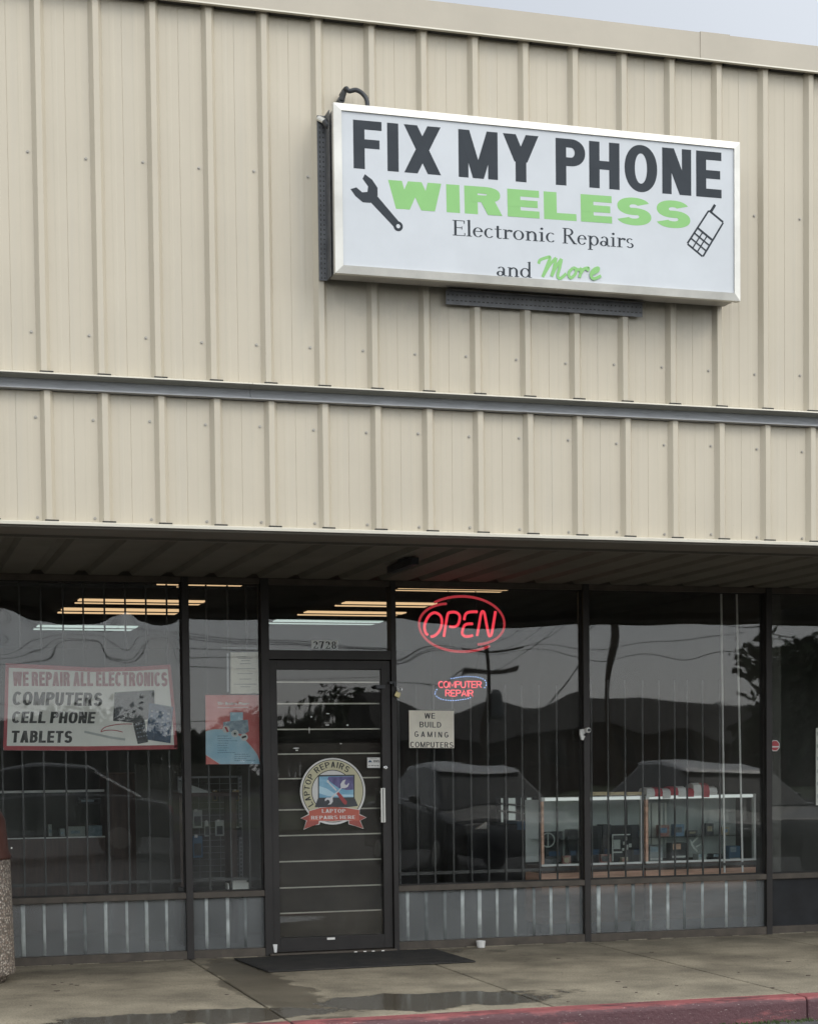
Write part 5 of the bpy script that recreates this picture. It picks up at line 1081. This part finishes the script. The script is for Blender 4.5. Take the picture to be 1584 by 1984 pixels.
# left counter and cabinet
LYD = 5.2
z1 = P(120, 1531, LYD)[1]; z0 = P(120, 1622, LYD)[1]; x0 = P(-60, 1600, LYD)[0]; x1 = P(206, 1600, LYD)[0]
t = thing('glass_counter', 'low glass counter on a dark brown base behind the left window', 'counter', ((x0+x1)/2, LYD, 0))
bx('brown_base', M['woodd'], x0, x1, LYD, LYD+.5, 0, z0-.01, t); bx('lower_edge', M['plastic'], x0, x1, LYD-.006, LYD+.02, z0-.01, z0, t); bx('upper_edge', M['plastic'], x0, x1, LYD-.006, LYD+.02, z1-.02, z1, t)
bx('front_glass', M['caseglass'], x0, x1, LYD, LYD+.005, z0, z1-.02, t); bx('back_board', M['iwall'], x0, x1, LYD+.48, LYD+.49, z0, z1, t); bx('top_glass', M['caseglass'], x0, x1, LYD, LYD+.5, z1, z1+.005, t)
for i, (p0, p1, t0, lab, m) in enumerate(((94, 101, 1598, 'slim pale box in the left glass counter', 'igrey'), (116, 126, 1606, 'small grey box in the left glass counter', 'galv'), (132, 165, 1602, 'flat grey pack in the left glass counter', 'igrey'), (172, 204, 1600, 'patterned pack at the cabinet end of the left counter', 'steelblue'), (150, 196, 1545, 'dark hanging box high in the left glass counter', 'black2'))):
    item('boxed_item', lab, 'box', M[m], p0, p1, t0, 1621 if i < 4 else 1558, LYD+.2, .08, 'boxed items in the left counter', kids=(('box_print', M['steelblue'], .15, .7, .3, .6),))
x0 = P(212, 1600, LYD-.3)[0]; x1 = P(338, 1600, LYD-.3)[0]; z1 = P(270, 1498, LYD-.3)[1]
t = thing('brown_cabinet', 'tall plain brown wooden cabinet behind the banner window', 'cabinet', ((x0+x1)/2, LYD-.3, 0)); bx('cabinet_carcass', M['woodd'], x0, x1, LYD-.3, LYD+.3, 0, z1, t, .004); bx('metal_edge', M['galv'], x0-.015, x0, LYD-.31, LYD-.28, 0, z1+.03, t); bx('cabinet_door', M['wood'] if False else M['woodd'], x0+.03, x1-.03, LYD-.31, LYD-.301, .1, z1-.05, t)
# grid rack with hanging packs
RYD = 4.2
x0, z1 = P(345, 1505, RYD); x1, z0 = P(470, 1700, RYD)
t = thing('grid_rack', 'wire grid wall rack with perforated pale uprights in the narrow window', 'rack', ((x0+x1)/2, RYD, 0))
for k, px in enumerate((350, 466)):
    X = P(px, 1600, RYD)[0]; bx('upright', M['galv'], X-.015, X+.015, RYD, RYD+.03, .0, z1, t)
    q = MB()
    for j in range(34): q.box(X-.007, X-.002, RYD-.001, RYD, .3+j*.032, .318+j*.032); q.box(X+.002, X+.007, RYD-.001, RYD, .3+j*.032, .318+j*.032)
    q.build('upright_slots', M['dark'], t)
q = MB(); z = z0
while z < z1: q.tube([(x0, RYD+.03, z), (x1, RYD+.03, z)], .0022, 5); z += .05
for k in range(7): X = x0+(x1-x0)*k/6; q.tube([(X, RYD+.034, z0), (X, RYD+.034, z1)], .0022, 5)
q.build('wire_grid', M['galv'], t); bx('header_rail', M['galv'], x0, x1, RYD+.01, RYD+.03, z1-.015, z1, t); bx('back_board', M['iwall'], x0-.3, x1+.5, RYD+.28, RYD+.3, 0, z1+.1, t)
for px0, px1, py0, py1, lab, m in ((396, 406, 1591, 1621, 'left of two grey headphone packs on the wire rack', 'igrey'), (417, 434, 1590, 1620, 'right of two grey headphone packs on the wire rack', 'igrey'), (373, 392, 1570, 1604, 'white curved blister pack at the left of the rack', 'igrey'), (373, 393, 1620, 1662, 'blue bagged item hanging low on the rack', 'blue'), (412, 421, 1532, 1552, 'small olive pack high on the wire rack', 'tan'), (451, 463, 1531, 1553, 'small olive pack beside the perforated upright', 'tan'), (456, 469, 1603, 1621, 'dark round item hanging on the perforated upright', 'black2')):
    item('hanging_pack', lab, 'pack', M[m], px0, px1, py0, py1, RYD-.04, .02, 'packs hanging on the wire rack', kids=(('dark_window', M['black2'], .15, .85, .1, .65), ('hang_tab', M['plastic'], .2, .5, .92, 1.05)))
for px0, px1, py0, py1, lab in ((450, 482, 1711, 1723, 'long white box lying on the window ledge'), (451, 478, 1702, 1710.5, 'smaller white box on top of the long one'), (441, 444, 1712, 1724, 'tiny white box standing left of the long one')):
    item('white_box', lab, 'box', M['white'], px0, px1, py0, py1, C+.2, .1, 'white boxes on the window ledge')
bx('window_ledge', M['ifloor'], 1.05, 1.57, C+.12, C+.6, .40, P(465, 1723, C+.2)[1]-.001, bld)
a0, a1 = P(372, 1522, 3.8), P(398, 1536, 3.8); q = MB(); q.prism([(a0[0]-.08, a0[1]+.03), (a0[0], a0[1]), (a1[0]+.02, a1[1]+.01), (a1[0]+.06, a1[1]), (a0[0]-.08, a1[1])], 3.8, 3.95, 'y'); o = q.build('paper_cone', M['igrey']); tag(o, 'pale angled card standing behind the narrow window at the left post', 'card'); setorigin(o, (a0[0], 3.8, a1[1]))
q = MB(); q.box(a0[0]-.1, a1[0]+.25, 3.75, 4.1, a1[1]-.03, a1[1]-.001); q.box(a0[0]-.1, a0[0]-.06, 3.8, 4.1, 0, a1[1]-.03); q.box(a1[0]+.2, a1[0]+.24, 3.8, 4.1, 0, a1[1]-.03); o = q.build('side_table', M['woodd']); tag(o, 'narrow dark side table carrying the pale card', 'table'); setorigin(o, (a0[0], 3.9, 0))
# emissive panel with posts and blue topped desk at the back, seen through the third window
DY = 7.6
x0, z1 = P(963, 1547, DY); x1, z0 = P(1034, 1599, DY)
t = thing('glow_panel', 'bright glowing panel with dark posts seen deep in the shop through the third window', 'window', ((x0+x1)/2, DY, z0))
bx('glow_pane', emis('panel_glow', (.70, .78, .74), .34), x0, x1, DY, DY+.01, z0, z1, t)  # emissive sheet drawn as a bright shape deep in the shop
for f_ in (0, .2, .54, .70, .98): bx('panel_post', M['black2'], x0+(x1-x0)*f_-.02, x0+(x1-x0)*f_+.03, DY-.03, DY, z0-.02, z1+.02, t)
for f_ in (.55, .82): q = MB(); q.tube([(x0, DY-.02, z0+(z1-z0)*f_), (x1, DY-.02, z0+(z1-z0)*(f_-.16))], .012, 5); q.build('panel_slat', M['igrey'], t)
x0, z1 = P(905, 1600, 5.9); x1, _ = P(1045, 1600, 5.9)
t = thing('work_desk', 'dark work desk with blue cloth on one corner below the bright glowing panel', 'desk', ((x0+x1)/2, 5.9, 0)); bx('desk_body', M['black2'], x0, x1, 5.9, 6.5, 0, z1, t); bx('blue_cloth', M['blue'], x0+(x1-x0)*.68, x1, 5.88, 6.2, z1-.05, z1+.03, t)
A_ = P(921, 1607, 5.86); q = MB(); q.prism([(A_[0], A_[1]), (A_[0]+.11, A_[1]+.0), (A_[0]+.11, A_[1]+.065)], 5.86, 5.9, 'y'); q.build('pale_paper', M['white'], t)
# ================================================================== across the car park (seen in the glass)
def car(name, label, x, y, rot, paint, s=1.0):
    t = thing(name, label, 'car', (x, y, -.15)); t.rotation_euler.z = rot
    def wr(mb): return mb
    lower = [(-2.2, .35), (-2.22, .62), (-2.05, .80), (-1.2, .93), (1.45, 1.0), (2.1, .95), (2.2, .75), (2.2, .35)]
    roofp = [(-1.25, .92), (-.45, 1.40), (.1, 1.49), (.9, 1.47), (1.75, .99)]
    def loft(prof, w0, w1, zr):
        q = MB(); secs = []
        for u, wd_ in ((-1, w0*.97), (-.92, w0), (.92, w0), (1, w0*.97)): pass
        n = len(prof)
        for sgn, k in ((-1, 0), (1, 1)):
            for px, pz in prof:
                f_ = (pz-zr[0])/(zr[1]-zr[0]); hw = w0+(w1-w0)*max(0, min(1, f_)); q.v.append((px, sgn*hw, pz))
        q.f.append(tuple(range(n-1, -1, -1))); q.f.append(tuple(range(n, 2*n)))
        for k in range(n): q.f.append((k, (k+1) % n, n+(k+1) % n, n+k))
        q.m = [0]*(n+2); return q
    def fin(q, nm, m, par, bev=0): o = q.build(nm, m, None, bevel=bev); o.parent = par; return o
    fin(loft(lower, .90, .86, (.5, 1.0)), 'body', paint, t, .06); fin(loft(roofp, .80, .58, (.92, 1.5)), 'greenhouse', M['screen'], t, .04)
    fin(loft([(-.55, 1.385), (-.42, 1.43), (.1, 1.515), (.9, 1.495), (1.05, 1.43)], .62, .58, (1.35, 1.5)), 'roof', M['carshine'], t, .02)  # sky highlights put into the pale colour of roof and belt line
    for sy in (-1, 1): q = MB(); q.tube([(-1.2, sy*.83, .95), (0, sy*.86, .99), (1.6, sy*.84, 1.02)], .018, 6); fin(q, 'belt_trim', M['carshine'], t)
    for px in (-1.35, 1.35):
        for sy in (-1, 1):
            q = MB(); q.lathe([(.20, -.1), (.31, -.09), (.325, -.04), (.325, .06), (.30, .1), (.18, .11)], 0, 0, 24); q.v = [(px+a, sy*(.80)+c_*sy, .325+bb) for a, bb, c_ in q.v]; wl = fin(q, 'wheel', M['tyre'], t)
            q = MB(); q.lathe([(.19, .1), (.17, .115), (.03, .12)], 0, 0, 12); q.v = [(px+a, sy*.80+c_*sy, .325+bb) for a, bb, c_ in q.v]; o = q.build('rim', M['alu'], None); o.parent = wl
    for sy in (-1, 1): q = MB(); q.box(-2.20, -2.08, sy*.62-.14, sy*.62+.14, .62, .74); fin(q, 'headlight', M['lens'], t, .02); q = MB(); q.box(2.08, 2.205, sy*.66-.12, sy*.66+.12, .72, .86); fin(q, 'tail_light', M['red'], t, .02)
    q = MB(); q.box(-2.225, -2.17, -.4, .4, .42, .56); fin(q, 'grille', M['black2'], t, .01); q = MB(); q.box(-.62, -.45, -1.0, -.88, .98, 1.08); q.box(-.62, -.45, .88, 1.0, .98, 1.08); fin(q, 'wing_mirror', paint, t, .02)
    return t
car('parked_car', 'grey saloon car parked nose to the kerb, right of the viewer', 9.2, -5.2, -pi/2, M['carw']); car('parked_car', 'dark saloon car parked nose to the kerb beside the grey one', 6.4, -6.6, -pi/2, M['card'])
car('parked_car', 'mid grey saloon car parked across the lot behind the viewer', 1.3, -13.5, .15, M['carr']); car('parked_car', 'dark car parked left of the viewer in the lot', -6.2, -6.5, -pi/2, M['card'])
# street, verge, houses, poles, trees
b = MB(); b.box(-150, 150, -60, -24, -.149, -.12); tag(b.build('grass_verge', M['grass']), kind='structure')
b = MB(); b.box(-150, 150, -38, -29, -.119, -.11); tag(b.build('road', M['asphalt']), kind='structure')
def house(x, y, w_, d, h, rh, m, label):
    t = thing('low_house', label, 'house', (x, y, -.12)); q = MB(); q.box(x-w_/2, x+w_/2, y-d/2, y+d/2, -.12, h); q.build('wall', m, t)
    q = MB(); q.prism([(y-d/2-.5, h), (y+d/2+.5, h), (y, h+rh)], x-w_/2-.5, x+w_/2+.5, 'x'); q.build('roof', M['roof'], t)
    for k in range(int(w_/3)):
        X = x-w_/2+1.5+k*3; q = MB(); q.box(X-.5, X+.5, y+d/2, y+d/2+.05, .9, 2.0); wn_ = q.build('window', M['trim'], t); q = MB(); q.box(X-.42, X+.42, y+d/2+.05, y+d/2+.07, .98, 1.92); q.build('window_glass', M['screen'], t)
    q = MB(); q.box(x-.2, x+.8, y+d/2, y+d/2+.06, -.1, 2.05); q.build('door', M['woodd'], t)
house(33, -64, 24, 10, 2.5, 1.6, M['brick'], 'long brick house with a dark gable roof across the road'); house(66, -60, 20, 10, 3.0, 2.2, M['sid'], 'pale house with a high gable roof far right across the road'); house(2, -66, 16, 9, 2.2, 1.0, M['sid'], 'small pale house with a low roof straight behind the viewer')
def pole(x, y, h, label, arms=2, tf=True):
    kk = 1 if tf else .42
    t = thing('utility_pole', label, 'utility pole', (x, y, -.12), 'utility poles along the road'); q = MB(); q.tube([(x, y, -.12), (x+.05, y, h*.5), (x, y, h)], [.11*kk, .09*kk, .07*kk], 8); q.build('pole_shaft', M['pole'], t)
    for k in range(arms): q = MB(); q.box(x-1.2, x+1.2, y-.06, y+.06, h-.5-k*.9, h-.38-k*.9); q.build('cross_arm', M['pole'], t)
    if not tf: return
    q = MB(); q.lathe([(.2, h-2.6), (.22, h-2.5), (.22, h-1.9), (.15, h-1.8)], x+.35, y, 12); q.build('transformer', M['galv'], t)
PL = [(-14, -27), (18.3, -40), (17.2, -27), (34, -27)]; PH = [8.5, 5.4, 9.0, 8.2]
for (x, y), h, lab in zip(PL, PH, ('utility pole leftmost along the road', 'shorter utility pole in the middle of the row', 'utility pole nearest the right hand houses', 'utility pole rightmost along the road')): pole(x, y, h, lab, 0 if x == 4.5 else 2, x != 4.5)
t = thing('power_lines', 'thin black power lines sagging between the utility poles', 'power lines', (0, -27, 5)); 
for i in range(len(PL)-1):
    for dx, dh in ((-1.0, -.4), (0, -.4), (1.0, -.4), (0, -1.3), (.3, -2.9), (0, -3.3)):
        A_, B_ = Vector((PL[i][0]+dx, PL[i][1], PH[i]+dh)), Vector((PL[i+1][0]+dx, PL[i+1][1], PH[i+1]+dh)); q = MB()
        q.tube([A_.lerp(B_, k/14)-Vector((0, 0, 1.1*4*(k/14)*(1-k/14))) for k in range(15)], .014, 4); q.build('wire', M['cable'], t)
for hh, x0_, x1_, sg in ((6.6, -22, 12, 1.0), (6.1, -22, 12, 1.2), (6.6, 12, 44, .9), (6.1, 12, 44, 1.1), (4.6, -22, 20, .8), (4.3, 20, 50, .7), (4.45, -5, 30, .5)):
    q = MB(); A_, B_ = Vector((x0_, -24, hh)), Vector((x1_, -24.5, hh-.2)); q.tube([A_.lerp(B_, k/16)-Vector((0, 0, sg*4*(k/16)*(1-k/16))) for k in range(17)], .012, 4); q.build('wire', M['cable'], t)
def tree(x, y, h, r, n, label, bare=False):
    t = thing('tree', label, 'tree', (x, y, -.12), 'trees across the road'); q = MB(); q.tube([(x, y, -.12), (x+.1, y, h*.3), (x-.1, y+.1, h*.6)], [.3, .22, .1], 8)
    tips = []
    for k in range(14):
        a = random.uniform(0, 2*pi); z0_ = h*random.uniform(.25, .55); L = r*random.uniform(.5, 1); e = (x+L*cos(a), y+L*sin(a), z0_+h*random.uniform(.1, .4)); q.tube([(x, y, z0_), ((x+e[0])/2, (y+e[1])/2, z0_+(e[2]-z0_)*.4), e], [.1, .06, .03], 5); tips.append(e)
    q.build('trunk', M['bark'], t); q = MB()
    cl = [(random.gauss(0, .45)*r+x, random.gauss(0, .45)*r+y, h*.62+random.gauss(0, .17)*h) for _ in range(36)]
    for k in range(n):
        c_ = random.choice(cl); p_ = Vector(c_)+Vector((random.gauss(0, 1), random.gauss(0, 1), random.gauss(0, .8)))*r*.16
        u = Vector((random.gauss(0, 1), random.gauss(0, 1), random.gauss(0, 1))).normalized()*random.uniform(.08, .2); v = u.orthogonal().normalized()*u.length*.7; q.face([p_-u-v, p_+u-v*.4, p_+u*1.1+v, p_-u*.6+v])
    q.build('crown', M['leaf'], t, fix=False)
for i, (x, y, h, r, n) in enumerate(((-8, -75, 4.4, 4, 2600), (10, -76, 4.3, 4.5, 2600), (19, -74, 4.2, 3.5, 2200), (24, -78, 4.0, 4, 2200), (46, -66, 5.0, 4, 3000), (27.5, -34, 4.6, 2.6, 4000), (-20, -75, 5, 4.5, 2600))):
    tree(x, y, h, r, n, ['round leafy tree left of the small pale house', 'wide leafy tree behind the small pale house', 'short leafy tree between the two nearer houses', 'low leafy tree behind the long brick house', 'tall dark tree between the brick and the gabled house', 'tallest dark tree at the right end of the street', 'leafy tree at the far left of the street'][i])
b = MB(); random.seed(77)
for k in range(16000):
    x = random.uniform(-120, 130); y = random.uniform(-95, -80); z = random.random()**.8*(2.7+.6*sin(x*.11)+.45*sin(x*.31)+.5*sin(x*1.3)*sin(x*.7+1)+random.random()*.5); s_ = random.uniform(.15, .5)
    p_ = Vector((x, y, z)); u = Vector((random.gauss(0, 1), random.gauss(0, 1), random.gauss(0, 1))).normalized()*s_; v = u.orthogonal().normalized()*s_*.8; b.face([p_-u-v, p_+u-v, p_+u+v, p_-u+v])
tag(b.build('distant_woods', M['leaf'], fix=False), kind='stuff')
